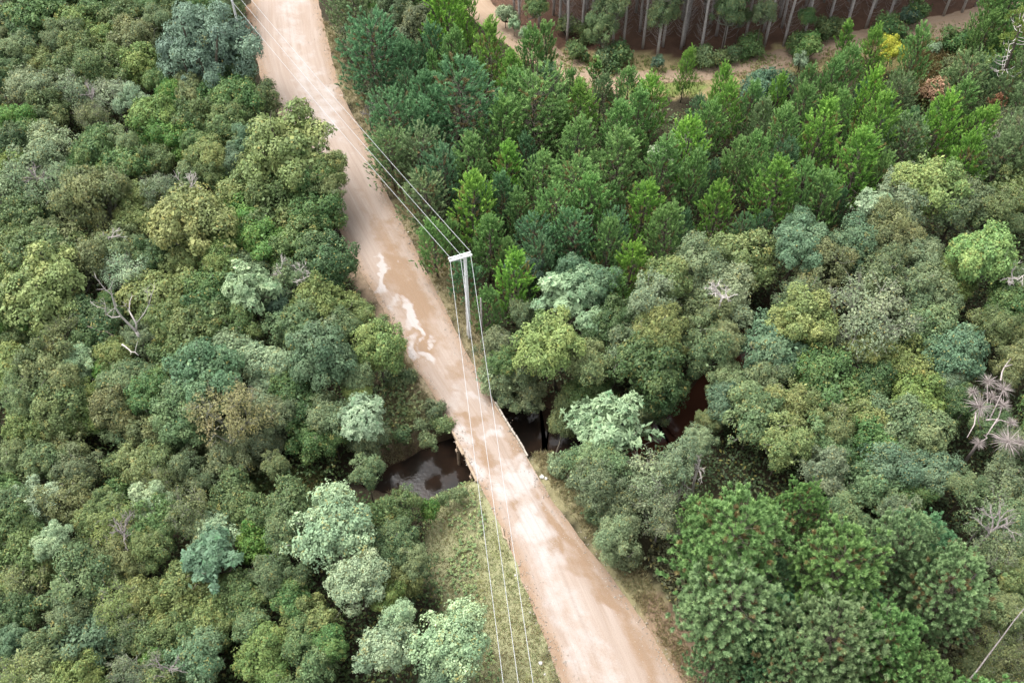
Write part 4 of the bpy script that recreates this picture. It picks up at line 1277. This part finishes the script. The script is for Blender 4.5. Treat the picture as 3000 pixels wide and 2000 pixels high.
for row in range(1, 9):
    for k in range(22):
        x = -6 + k * 3.3 + gp.uniform(-.5, .5); y = float(np.interp(x, fx, fy)) + 1.2 + row * 2.5 + gp.uniform(-.5, .5)
        if min(math.hypot(x - a, y - b) for a, b, _ in plant_pos) < 1.7: continue
        if x < -2 + row * .2 and y > 118: continue
        if min(seg_dist(np.array([x]), np.array([y]), t)[0][0] for t in TRACKS) < 3: continue
        gx_, gy_ = proj((x, y, 4.0))
        if gy_ < -150 and row > 6: continue
        add_plantation(x, y, None)
print('PLANTATION', len(plant_pos))

# ------------------------------------------------------------------ one-off plants and wood
def from_px(pts, y0, g, dy=.5):
    o = []; off = 0
    for i, (t, zx, zy) in enumerate(pts):
        off += g.normal(0, dy) if i else 0; o.append(np.array(at_y(*T(t, zx, zy), y0 + off)))
    return o
def dead_tree():
    g = np.random.default_rng(77); base = at(*T(3, 1000, 850), 3.0); y0 = base[1]; root = link('dead_tree', None); root.location = (base[0] + .4, y0, gz(base[0], y0)); L = np.array(root.location)
    tag(root, 'bare bleached white dead tree with forked crooked limbs rising out of the forest', 'tree')
    tr = from_px([(3, 1000, 850), (3, 960, 750), (3, 935, 705)], y0, g, .1); top = tr[-1]
    b = Buf(); b.tube([L + (0, 0, -.3), L + (-.1, 0, 1.5)] + tr, [.22, .19, .17, .155, .145], 8); m = b.mesh('trunk', M['deadwood'], True); m.transform(__import__('mathutils').Matrix.Translation(-root.location)); link('trunk', m, root)
    arms = [([(870, 640), (830, 600), (790, 540), (765, 450), (720, 415), (685, 370), (660, 340) ], .115), ([(935, 650), (900, 590), (885, 560), (890, 500), (905, 460)], .095)]
    subs = [((935, 625), [(990, 580), (1020, 520), (1040, 450), (1060, 400)], .06, 1), ((830, 605), [(770, 610), (728, 585), (720, 550), (660, 530), (620, 500)], .06, 0), ((728, 585), [(722, 520), (690, 490)], .035, 0), ((765, 450), [(755, 410), (772, 370)], .035, 0), ((1030, 490), [(1010, 440), (1005, 420)], .03, 1), ((722, 570), [(770, 555), (800, 530)], .03, 0), ((885, 560), [(862, 530), (855, 515)], .03, 1)]
    paths = [[(935, 705)] + a for a, _ in arms]
    done = {}
    for k, (a, r) in enumerate(arms):
        P = [top]; off = 0.0
        for (zx, zy) in a: off += g.normal(0, .25) + (.28 if k else -.22); P.append(np.array(at_y(*T(3, zx, zy), y0 + off))); done[(zx, zy)] = P[-1]
        b = Buf(); b.tube(P, np.linspace(r, .02, len(P)), 7)
        done[k] = list(zip([(935, 705)] + a, P)); arms[k] = (P, b)
    for s, a, r, k in subs:
        q = min([pp for pp in done[k]], key=lambda e: (e[0][0] - s[0]) ** 2 + (e[0][1] - s[1]) ** 2)[1] if s not in done else done[s]
        P = [q]; off = q[1]
        for (zx, zy) in a: off += g.normal(0, .3); P.append(np.array(at_y(*T(3, zx, zy), off))); done[(zx, zy)] = P[-1]; done[k].append(((zx, zy), P[-1]))
        arms[k][1].tube(P, np.linspace(r, .012, len(P)), 6)
        for p in P[1:]:
            for _ in range(3): arms[k][1].tube([p, p + g.normal(0, .3, 3) + np.array([0, 0, .3])], [.014, .004], 4, False)
    for P, b in arms:
        for p in P[3:]:
            for _ in range(3): b.tube([p, p + g.normal(0, .3, 3) + np.array([0, 0, .3])], [.018, .004], 4, False)
        m = b.mesh('limb', M['deadwood'], True); m.transform(__import__('mathutils').Matrix.Translation(-root.location)); link('limb', m, root)
dead_tree()
def spiky_tree():
    g = np.random.default_rng(78); zc = 7.0; c = at(*T(5, 2140, 1290), zc); root = link('dead_spiky_tree', None); root.location = (c[0], c[1], gz(*c[:2])); L = np.array(root.location)
    tag(root, 'dead tree covered in dry whitish spiky rosettes at the outer edge of the wood', 'tree')
    ros = [(2040, 1220, 120, 7.4), (2090, 1050, 90, 7), (2200, 1100, 90, 7.5), (2195, 1210, 75, 7.2), (2030, 1470, 60, 6), (2230, 1460, 130, 7.4), (2310, 1470, 80, 7), (2120, 1150, 70, 6.6), (2255, 1330, 60, 6.8), (1990, 1120, 60, 6.5)]
    br = Buf(); br.tube([(0, 0, -.3), (.1, 0, 3), (0, .1, 5.2)], [.16, .13, .1], 8); fork = np.array([0, .1, 5.2])
    for zx, zy, rz, z in ros:
        p = np.array(at(*T(5, zx, zy), z)) - L; r = rz / 2.34 * 77 / FPX; br.tube([fork, (fork + p) / 2 + g.normal(0, .3, 3), p], [.08, .055, .03], 6)
        n = 120; d = rand_unit(g, n); d[:, 2] = np.abs(d[:, 2]) * .9 - .25; d = unit(d); b = Buf()
        for k in range(n):
            l = r * g.uniform(.6, 1.15); s = unit(np.cross(d[k], rand_unit(g, 1)[0])) * .014; e = p + d[k] * l - np.array([0, 0, l * .12]); mid = p + d[k] * l * .55
            b.add([p - s, p + s, mid + s * .9, e, mid - s * .9], [(0, 1, 2, 3, 4)])
        link('dry_rosette', b.mesh('dry_rosette', M['drygrey']), root)
    for path in ([(2010, 1260), (2000, 1340), (1950, 1430)], [(2160, 1300), (2120, 1360), (2080, 1420)], [(2180, 1040), (2190, 980), (2210, 940), (2250, 890)], [(2080, 1310), (2160, 1305)], [(2210, 945), (2260, 930)]):
        P = [np.array(at(*T(5, a, b_), 7.2 - .25 * i)) - L for i, (a, b_) in enumerate(path)]; br.tube(P, np.linspace(.075, .03, len(P)), 6)
    link('trunk', br.mesh('trunk', M['drygrey'], True), root)
spiky_tree()
def araucaria():
    g = np.random.default_rng(79); base = at(*T(2, 2140, 680), 2.0); y0 = base[1]; gb = np.array([base[0] - .5, y0, gz(base[0], y0)]); root = link('araucaria_tree', None); root.location = gb
    tag(root, 'tall tree with long upcurved bare whitish branches and yellow-green tufts at the stand corner', 'tree')
    P = lambda zx, zy, dy=0: np.array(at_y(*T(2, zx, zy), y0 + dy)) - gb
    axis = [np.array([0, 0, -.3]), P(2140, 660), P(2200, 500), P(2250, 380), P(2300, 230), P(2340, 110)]
    b = Buf(); b.tube(axis, [.26, .22, .19, .16, .12, .06], 8); link('trunk', b.mesh('trunk', M['bark'], True), root)
    V = []; A = []
    br = Buf()
    for i in range(34):
        s = g.uniform(.18, .98); k = s * 4; j = int(k) + 1; o = axis[j] * (1 - (k - int(k))) + axis[min(j + 1, 5)] * (k - int(k)); a = g.uniform(0, 6.28); l = (3.3 - 1.6 * s) * g.uniform(.7, 1.1)
        d = np.array([math.cos(a), math.sin(a), 0]); m1 = o + d * l * .4 + np.array([0, 0, -.05 * l]); m2 = o + d * l * .8 + np.array([0, 0, .12 * l]); e = o + d * l + np.array([0, 0, .42 * l])
        br.tube([o, m1, m2, e], [.05, .042, .032, .015], 5, False)
        if s > .3 or g.random() < .35:
            n = 9 if s > .5 else 4; C = e + g.normal(0, .24, (n, 3)); ax = unit(np.tile(d * .5, (n, 1)) + np.array([0, 0, .8]) + g.normal(0, .4, (n, 3))); v, q = tufts(C, ax, g, 20, .35, .24, .07); V.append(v)
    link('bare_branches', br.mesh('bare_branches', M['deadwood'], True), root)
    V = np.concatenate(V); n = len(V); link('crown', leaf_mesh('crown', V, dict(lf=g.random(n), lob=g.random(n) * .5 + .4, acc=np.zeros(n)), M['needle']), root, (.15, .22, .05))
araucaria()
def small_dead(t, zx, zy, zc, size, seed, mat, label):
    """a small bare tree or snag whose branching head is at height zc"""
    g = np.random.default_rng(seed); c = np.array(at(*T(t, zx, zy), zc)); g0 = gz(c[0], c[1]); root = link('bare_tree', None); root.location = (c[0], c[1], g0); tag(root, label, 'tree', 'small bare trees and snags'); h = zc - g0
    tk = Buf(); f = np.array([g.normal(0, .2), g.normal(0, .2), h]); tk.tube([(0, 0, -.3), f * .5 + g.normal(0, .1, 3), f], [.07 * size + .03, .06 * size + .02, .05 * size + .015], 7); link('trunk', tk.mesh('trunk', M[mat], True), root)
    b = Buf()
    def grow(p, d, l, r, n):
        m = p + d * l * .5 + g.normal(0, .07 * l, 3); e = p + d * l + g.normal(0, .08 * l, 3); b.tube([p, m, e], [r, r * .8, r * .55], 5 if n > 1 else 4, False)
        if n:
            for _ in range(3): grow(p + (e - p) * g.uniform(.45, 1), unit(d + g.normal(0, .55, 3) + [0, 0, .12]), l * g.uniform(.5, .8), r * .58, n - 1)
    for _ in range(4): grow(f - [0, 0, .15], unit(np.array([g.normal(0, .7), g.normal(0, .7), .8])), size * g.uniform(.6, .9), .045 * size + .012, 3)
    link('branches', b.mesh('branches', M[mat]), root)
for a in ((3, 745, 70, 6.2, 1.0, 1, 'deadwood', 'small bleached snag poking out of the olive crowns above the bare white tree'), (3, 2080, 330, 6.4, 1.1, 2, 'deadwood', 'pale bare snag close to the road, right of the mint star-leaved tree'), (3, 1890, 260, 6.4, .9, 3, 'deadwood', 'pale bare snag just above the mint star-leaved tree'),
          (0, 260, 1220, 6.6, 1.5, 4, 'greybark', 'grey leafless tree among pale twiggy crowns at the outer side of the forest'), (0, 640, 660, 6.4, 1.3, 5, 'greybark', 'grey leafless tree among the pale mint crowns high in the forest'), (0, 1290, 1290, 6.4, 1.2, 6, 'deadwood', 'bleached bare tree beside the thin whitish fallen branch'),
          (5, 270, 470, 6.9, 1.6, 7, 'deadwood', 'pale bare tree with crooked limbs in the wood just past the pine stand'), (8, 130, 80, 4.2, 1.5, 8, 'deadwood', 'tan dead snag between the grey bushes and the mature pines'), (8, 20, 190, 3.2, 1.2, 9, 'deadwood', 'lower tan dead snag at the foot of the mature pines'),
          (8, 2130, 520, 6.4, 1.6, 10, 'greybark', 'grey leafless tree beyond the mature pines at the far side'), (6, 840, 560, 6.2, 1.3, 11, 'greybark', 'grey leafless tree in the lower forest above the teal finger-leaved tree'), (1, 190, 790, 2.2, 1.4, 12, 'greybark', 'grey-brown bare bush on the verge between the road and the pines'),
          (1, 1050, 690, 4.0, 1.3, 13, 'greybark', 'dead twiggy pine in a dark gap of the young stand'), (6, 1120, 1480, 5.6, 1.2, 14, 'greybark', 'grey bare tree low in the forest at the near edge'), (2, 2130, 980, 3.6, 1.6, 15, 'greybark', 'brownish bare tree on the dry slope below the curved-branch tree'), (5, 2280, 340, 6.8, 1.1, 16, 'deadwood', 'pale bare snag below the lime green tree')): small_dead(*a)
def gravel():
    g = np.random.default_rng(9); n = 5200; i = g.integers(0, len(LWs), n); sd_ = g.random(n) < .5; e = np.where(sd_[:, None], LWs[i], RWs[i]); c = ROADC[i]; d = unit(c - e); P = e + d * np.abs(g.normal(.1, .55, n))[:, None] + g.normal(0, .3, (n, 2))
    k = g.random(n) < .25; P[k] = c[k] + (e[k] - c[k]) * g.uniform(-.9, .9, (k.sum(), 1)) + g.normal(0, .3, (k.sum(), 2))
    r = g.uniform(.02, .065, n) * np.where(g.random(n) < .06, 1.7, 1); z = np.where(road_sd(P[:, 0], P[:, 1]) < 0, .04, ground_z(P[:, 0], P[:, 1])); C = np.c_[P, z]; o = np.array([[1, 0, 0], [0, 1, 0], [-1, 0, 0], [0, -1, 0], [0, 0, .9]])
    V = C[:, None] + o[None] * r[:, None, None] * g.uniform(.6, 1.3, (n, 5, 1)); F = (np.array([[0, 1, 4], [1, 2, 4], [2, 3, 4], [3, 0, 4]])[None] + 5 * np.arange(n)[:, None, None]).reshape(-1, 3)
    me = bpy.data.meshes.new('gravel'); me.from_pydata(V.reshape(-1, 3).tolist(), [], F.tolist()); me.materials.append(M['kerb']); tag(link('gravel', me), kind='stuff')
gravel()
def log_between(name, a, b, za, zb, r, mat, label, cat):
    A, B = np.array(at(*a, za)), np.array(at(*b, zb)); g = np.random.default_rng(int(a[0])); L = A.copy(); n = 6; w_ = Buf()
    pts = [A * (1 - t) + B * t + (g.normal(0, .06, 3) if 0 < t < 1 else 0) - L for t in np.linspace(0, 1, n)]; w_.tube(pts, np.linspace(r, r * .45, n), 8)
    for i in (3, 4): w_.tube([pts[i], pts[i] + g.normal(0, .5, 3) + np.array([0, 0, .4])], [r * .35, .01], 5)
    o = link(name, w_.mesh(name, M[mat], True)); o.location = L; return tag(o, label, cat)
log_between('leaning_trunk', (2820, 2012), (3010, 1770), 6.0, 9.5, .07, 'greybark', 'long bare grey trunk leaning across the brown undergrowth beside the mature pines', 'fallen tree')
log_between('fallen_log', T(3, 835, 792), T(3, 950, 868), 6.2, 5.6, .075, 'deadwood', 'short pale broken log slanting beside the bare white dead tree', 'log')
log_between('fallen_log', T(3, 600, 668), T(3, 800, 745), 6.2, 5.9, .06, 'bark', 'thin reddish brown log lying in the dark hollow beside the dead tree', 'log')
log_between('fallen_log', T(7, 1098, 500), T(7, 1156, 650), .12, .02, .11, 'timber', 'short pale log lying along the road edge by the grass clearing', 'log')
log_between('fallen_log', T(0, 1230, 1270), T(0, 1400, 1300), 6.2, 6, .05, 'deadwood', 'thin whitish fallen branch lying over the crowns in the forest interior', 'branch')
def rock(px, py, r, label, grp=None):
    x, y, _ = at(px, py); g = np.random.default_rng(int(px * 7 + py)); z = max(gz(x, y), -.1) if road_sd(np.array([x]), np.array([y]))[0] < .5 else gz(x, y)
    import bmesh
    bm = bmesh.new(); bmesh.ops.create_icosphere(bm, subdivisions=2, radius=r)
    for v in bm.verts:
        k = 1 + .35 * (float(vnoise(v.co.x / r * 1.3 + px, v.co.y / r * 1.3 + v.co.z / r, 2)) - .5); v.co = v.co * k; v.co.z *= .65
    me = bpy.data.meshes.new('stone'); bm.to_mesh(me); bm.free(); me.materials.append(M['stone']); o = link('stone', me); o.location = (x, y, z + r * .25); tag(o, label, 'stone', grp)
for px, py, r, lab in ((1584, 1940, .17, 'white stone on the weedy verge at the near end of the grass clearing'), (1596, 1972, .1, 'small pale stone on the verge just below the white stone'), (1509, 1683, .1, 'small pale stone at the road edge below the short log'),
                       (1588, 1395, .22, 'pale broken stone on the verge at the bridge end, larger of two'), (1600, 1400, .16, 'pale stone at the bridge end, smaller of two'), (1195, 679, .1, 'small white stone on the far verge near the pine stand'),
                       (1266, 1325, .13, 'pale stone at the creek edge under the bank grass'), (1277, 1318, .1, 'small pale stone beside the larger one at the creek edge'), (742, 112, .25, 'orange-tinted stone at the top of the road by the far pole')):
    rock(px, py, r, lab)

# ------------------------------------------------------------------ grass, weeds and undergrowth (nobody could count these)
def ground_px_sample(poly, n, g):
    W = np.array([at(*p, -.5)[:2] for p in poly]); lo, hi = W.min(0), W.max(0); P = g.uniform(lo, hi, (n * 4, 2)); P = P[in_poly(P[:, 0], P[:, 1], W.tolist())][:n]; return P
def area_px(poly):
    W = np.array([at(*p, -.5)[:2] for p in poly]); x, y = W.T; return abs(np.dot(x, np.roll(y, 1)) - np.dot(y, np.roll(x, 1))) / 2
def grass(name, poly, dens, h, col, g, acc=.3, wd=.035, mat='grass', keep=None, patch=.0):
    n = int(area_px(poly) * dens); P = ground_px_sample(poly, n, g); P = P + g.normal(0, .12, P.shape)
    d = fbm(P[:, 0] * .8, P[:, 1] * .8, 3); k = (road_sd(P[:, 0], P[:, 1]) > g.uniform(-.35, .25, len(P))) & (river_sd(P[:, 0], P[:, 1]) > -.5) & (ground_z(P[:, 0], P[:, 1]) > -3.25) & (d > patch * g.uniform(.6, 1.2, len(P)))
    P = P[k]; d = d[k]; n = len(P); z = ground_z(P[:, 0], P[:, 1]); m = 5; q = np.repeat(np.arange(n), m)
    o = np.c_[P, z][q] + np.c_[g.normal(0, .06, (n * m, 2)), np.zeros(n * m)]; hh = h * (.4 + 1.1 * d[q]) * g.uniform(.5, 1.2, n * m); a = g.uniform(0, 6.28, n * m)
    lean = np.c_[np.cos(a), np.sin(a), np.zeros(n * m)]; tip = o + lean * (hh * g.uniform(.25, .95, n * m))[:, None] + np.c_[np.zeros((n * m, 2)), hh]
    mid = (o + tip) / 2 + np.c_[np.zeros((n * m, 2)), hh * .18]; s = np.c_[-np.sin(a), np.cos(a), np.zeros(n * m)] * (wd * g.uniform(.6, 1.3, n * m))[:, None]
    V = np.stack([o - s * .5, o + s * .5, mid + s * .5, tip, mid - s * .5], 1)
    me = leaf_mesh(name, V, dict(lf=g.random(n * m), lob=np.clip(d[q] * 1.4 - .2, 0, 1), acc=np.clip((g.random(n * m) < acc) * g.uniform(.4, 1, n * m) + (fbm(P[:, 0] * .35, P[:, 1] * .35, 6)[q] - .5) * 1.2, 0, 1)), M[mat])
    return tag(link(name, me, None, col), kind='stuff')
gg = np.random.default_rng(31)
grass('verge_grass', [(935, 60), (985, 100), (1040, 255), (1100, 335), (1150, 440), (1220, 560), (1290, 670), (1350, 780), (1395, 890), (1430, 980), (1480, 1140), (1450, 1180), (1350, 1000), (1239, 777), (1170, 640), (1081, 427), (1000, 273), (962, 128)], 34, .34, (.31, .30, .15), gg, .45)
grass('bank_grass', [(1140, 985), (1180, 1000), (1240, 1100), (1300, 1190), (1345, 1300), (1310, 1400), (1150, 1430), (1090, 1330), (1130, 1180), (1110, 1060)], 42, .5, (.34, .32, .18), gg, .5)
grass('clearing_grass', [(1265, 1440), (1400, 1405), (1460, 1500), (1480, 1580), (1545, 1720), (1580, 1820), (1640, 1990), (1660, 2060), (1330, 2060), (1400, 1900), (1300, 1780), (1240, 1650), (1235, 1540)], 34, .17, (.34, .39, .18), gg, .5, .04)
grass('verge_grass', [(1540, 1325), (1640, 1335), (1760, 1470), (1850, 1580), (1910, 1720), (1990, 1850), (2080, 2060), (2030, 2060), (1919, 1864), (1855, 1774), (1752, 1638), (1667, 1535), (1598, 1437)], 40, .36, (.31, .30, .15), gg, .5)
grass('track_grass', [(1500, 110), (1700, 150), (2050, 165), (2330, 145), (2560, 100), (2860, 45), (3080, 20), (3080, 110), (2860, 130), (2650, 150), (2450, 210), (2080, 275), (1850, 290), (1660, 250), (1540, 190)], 14, .3, (.23, .30, .10), gg, .35, .06, patch=.58)
grass('reed_grass', [(2680, 170), (2780, 130), (2840, 170), (2790, 290), (2740, 320), (2690, 300), (2660, 220)], 30, 1.2, (.22, .20, .075), gg, .5, .06)
grass('creek_grass', [(590, 1375), (940, 1370), (940, 1440), (600, 1435)], 40, .35, (.19, .24, .085), gg, .35, .05)
def weeds(name, poly, dens, col, g, L=.34):
    P = ground_px_sample(poly, int(area_px(poly) * dens), g); P = P[(road_sd(P[:, 0], P[:, 1]) > .3) & (river_sd(P[:, 0], P[:, 1]) > .4) & (fbm(P[:, 0] * .5, P[:, 1] * .5, 7) > g.uniform(.3, .62, len(P)))]
    n = len(P); k = 9; q = np.repeat(np.arange(n), k); C = np.c_[P, ground_z(P[:, 0], P[:, 1]) + g.uniform(.15, .5, n)]
    a = g.uniform(0, 6.28, n * k); d = np.c_[np.cos(a), np.sin(a), g.uniform(-.2, .6, n * k)]; s = np.c_[-np.sin(a), np.cos(a), np.zeros(n * k)] * .055; l = (L * g.uniform(.6, 1.2, n * k))[:, None]; o = C[q]
    V = np.stack([o, o + d * l * .5 + s, o + d * l + [0, 0, -.06], o + d * l * .5 - s], 1)
    tag(link(name, leaf_mesh(name, V, dict(lf=g.random(n * k), lob=g.random(n)[q], acc=(g.random(n * k) < .05) * .6), M['leaf']), None, col), kind='stuff')
weeds('green_weeds', [(1265, 1440), (1400, 1405), (1450, 1500), (1400, 1600), (1420, 1750), (1440, 1900), (1500, 2040), (1330, 2060), (1400, 1900), (1290, 1780), (1240, 1650), (1235, 1540)], 14, (.17, .24, .09), gg, .13)
weeds('bank_weeds', [(1120, 1060), (1200, 1080), (1320, 1250), (1300, 1390), (1150, 1420), (1100, 1280)], 16, (.17, .21, .09), gg, .26)
weeds('roadside_weeds', [(1600, 1340), (1760, 1470), (1850, 1580), (1990, 1850), (1900, 1700), (1700, 1480)], 4, (.15, .17, .075), gg)
def undergrowth(name, poly, n, col, g, hmax=2.6):
    P = ground_px_sample(poly, n, g); r = road_sd(P[:, 0], P[:, 1]); P = P[(r > .9) & (river_sd(P[:, 0], P[:, 1]) > .5)]; n = len(P)
    hgt = g.random(n) ** 1.3 * (.4 + hmax * fbm(P[:, 0] * .4, P[:, 1] * .4, 2)); p = np.c_[P, ground_z(P[:, 0], P[:, 1]) + hgt]
    V = diamonds(p, unit(g.normal(0, .5, (n, 3)) + [0, 0, .8]), .34, .2, g)
    tag(link(name, leaf_mesh(name, V, dict(lf=g.random(n), lob=g.random(n), acc=(g.random(n) < .06) * .5), M['leaf']), None, col), kind='stuff')
undergrowth('undergrowth', FOREST, 110000, (.062, .10, .034), gg, 3.6)
undergrowth('wood_undergrowth', WOOD, 60000, (.062, .095, .038), gg, 3.6)
undergrowth('stand_undergrowth', STAND, 40000, (.085, .14, .045), gg, 2.0)
undergrowth('pine_litter_plants', MATURE, 16000, (.10, .105, .05), gg, 1.2)

# ------------------------------------------------------------------ labels: say which one
def label_all():
    marks = [('the utility pole', POLE_A), ('the bridge', (at(1440, 1310))), ('the far power pole', POLE_B)]
    marks += [('the bare white tree', at(*T(3, 950, 700), 5)), ('the spiky dead tree', at(*T(5, 2140, 1290), 7)), ('the creek bend', at(2000, 1230)), ('the grass clearing', at(1400, 1750)), ('the creek pool', at(1250, 1400)), ('the track junction', at(1760, 235)), ('the curved-branch tree', at(*T(2, 2240, 360), 6)), ('the leaning trunk', at(2900, 1900, 7))]
    short = {'big round': 'the big round blue-green tree', 'broad dome': 'the brownish dome', 'wide bright': 'the wide yellowish crown', 'smooth pale': 'the pale domed tree', 'mint white': 'the mint star-leaved tree', 'blue-green lumpy': 'the lumpy blue-green tree', 'rust brown': 'the rust brown tree', 'blue-green smooth': 'the blue-green roadside dome', 'large pale': 'the large mint tree',
             'deep teal tree': 'the teal finger-leaved tree', 'second pale': 'the second mint tree', 'broad whitish': 'the whitish tree in the clearing', 'mint rosette': 'the mint tree by the bridge', 'pale mint star': 'the mint tree at the stand corner', 'yellow-olive round': 'the yellow-olive round tree', 'whitish mint tree with dense': 'the whitish creek tree', 'blue-green domed': 'the blue-green dome by the pines',
             'lime green': 'the lime green tree', 'broad pale': 'the broad greyish crown', 'grey-green lumpy': 'the tree over the creek bend', 'mint shrub': 'the mint shrub by the track', 'deep teal leafy': 'the teal bush', 'yellow flowering': 'the yellow flowering bush', 'mint spray': 'the mint spray'}
    for p in PLANTS:
        if p['own']:
            for k, v in short.items():
                if p['own'].startswith(k): marks.append((v, (p['x'], p['y'], p['zc']))); break
    mk = [(n, *[float(v) for v in proj(np.array(q, float))]) for n, q in marks]
    used = {}
    items = []
    for p in PLANTS:
        u, v = proj((p['x'], p['y'], p['zc'])); p['u'], p['v'] = float(u), float(v)
        if p['own']: used[p['own']] = 1; continue
        items.append(p)
    def direction(du, dv):
        s = ''
        if abs(dv) > abs(du) * .45: s = 'above' if dv < 0 else 'below'
        if s and abs(du) > abs(dv) * .45: return s + ('-left' if du < 0 else '-right') + ' of'
        t = ''
        if abs(du) > abs(dv) * .45: t = 'left of' if du < 0 else 'right of'
        return (s + ' and ' + t) if s and t else (s or t)
    ORD = ['', 'next', 'third', 'fourth', 'fifth', 'sixth', 'seventh', 'eighth', 'ninth', 'tenth', 'eleventh', 'twelfth', 'thirteenth', 'fourteenth']
    bucket = {}
    for p in items:
        n, mu, mv = min(mk, key=lambda m: (m[1] - p['u']) ** 2 + (m[2] - p['v']) ** 2); d = math.hypot(mu - p['u'], mv - p['v'])
        size = {'s': ('low', 'low', 'wide')}.get(p['sp'], ('small', '', 'broad')); k = 0 if p['r'] < 1.45 else 2 if p['r'] > 2.3 else 1
        base = f"{size[k]} {CW[p['col']]} {FW[p['sp']]}".strip(); bucket.setdefault((base, direction(p['u'] - mu, p['v'] - mv), n), []).append((d, p))
    for (base, dr, n), L in bucket.items():
        L.sort(key=lambda e: e[0])
        for i, (d, p) in enumerate(L):
            if i == 0: lab = f"{base} {dr} {n}" + (', the closer' if len(L) > 1 else '')
            else: lab = f"{base} {dr} {n}, {ORD[min(i, 13)]} one"
            used[lab] = used.get(lab, 0) + 1; p['root']['label'] = lab
    L = []
    for x, y, root in plant_pos:
        u, v = proj((x, y, .5)); L.append((float(u), float(v), root))
    nf = len(FRONT); front = sorted(L[:nf]); 
    words = 'first second third fourth fifth sixth seventh eighth ninth tenth eleventh twelfth thirteenth fourteenth fifteenth sixteenth seventeenth eighteenth nineteenth twentieth'.split()
    def o2(i):
        return words[i] if i < 20 else ('twenty-' if i < 29 else '') + (words[i - 20] if i < 29 else ('thirtieth' if i == 29 else f'thirty-{words[i - 30]}'))
    for i, (u, v, r) in enumerate(front): r['label'] = f"bare grey plantation pine trunk, {o2(i)} from the mint shrub along the front row"
    for u, v, r in L[nf:]: r['label'] = 'bare grey plantation pine standing in the shade behind the front row'; r['group'] = 'plantation pines behind the front row'
    bad = [k for k, c in used.items() if c > 1]; print('LABEL DUPES', len(bad), bad[:5])
label_all()
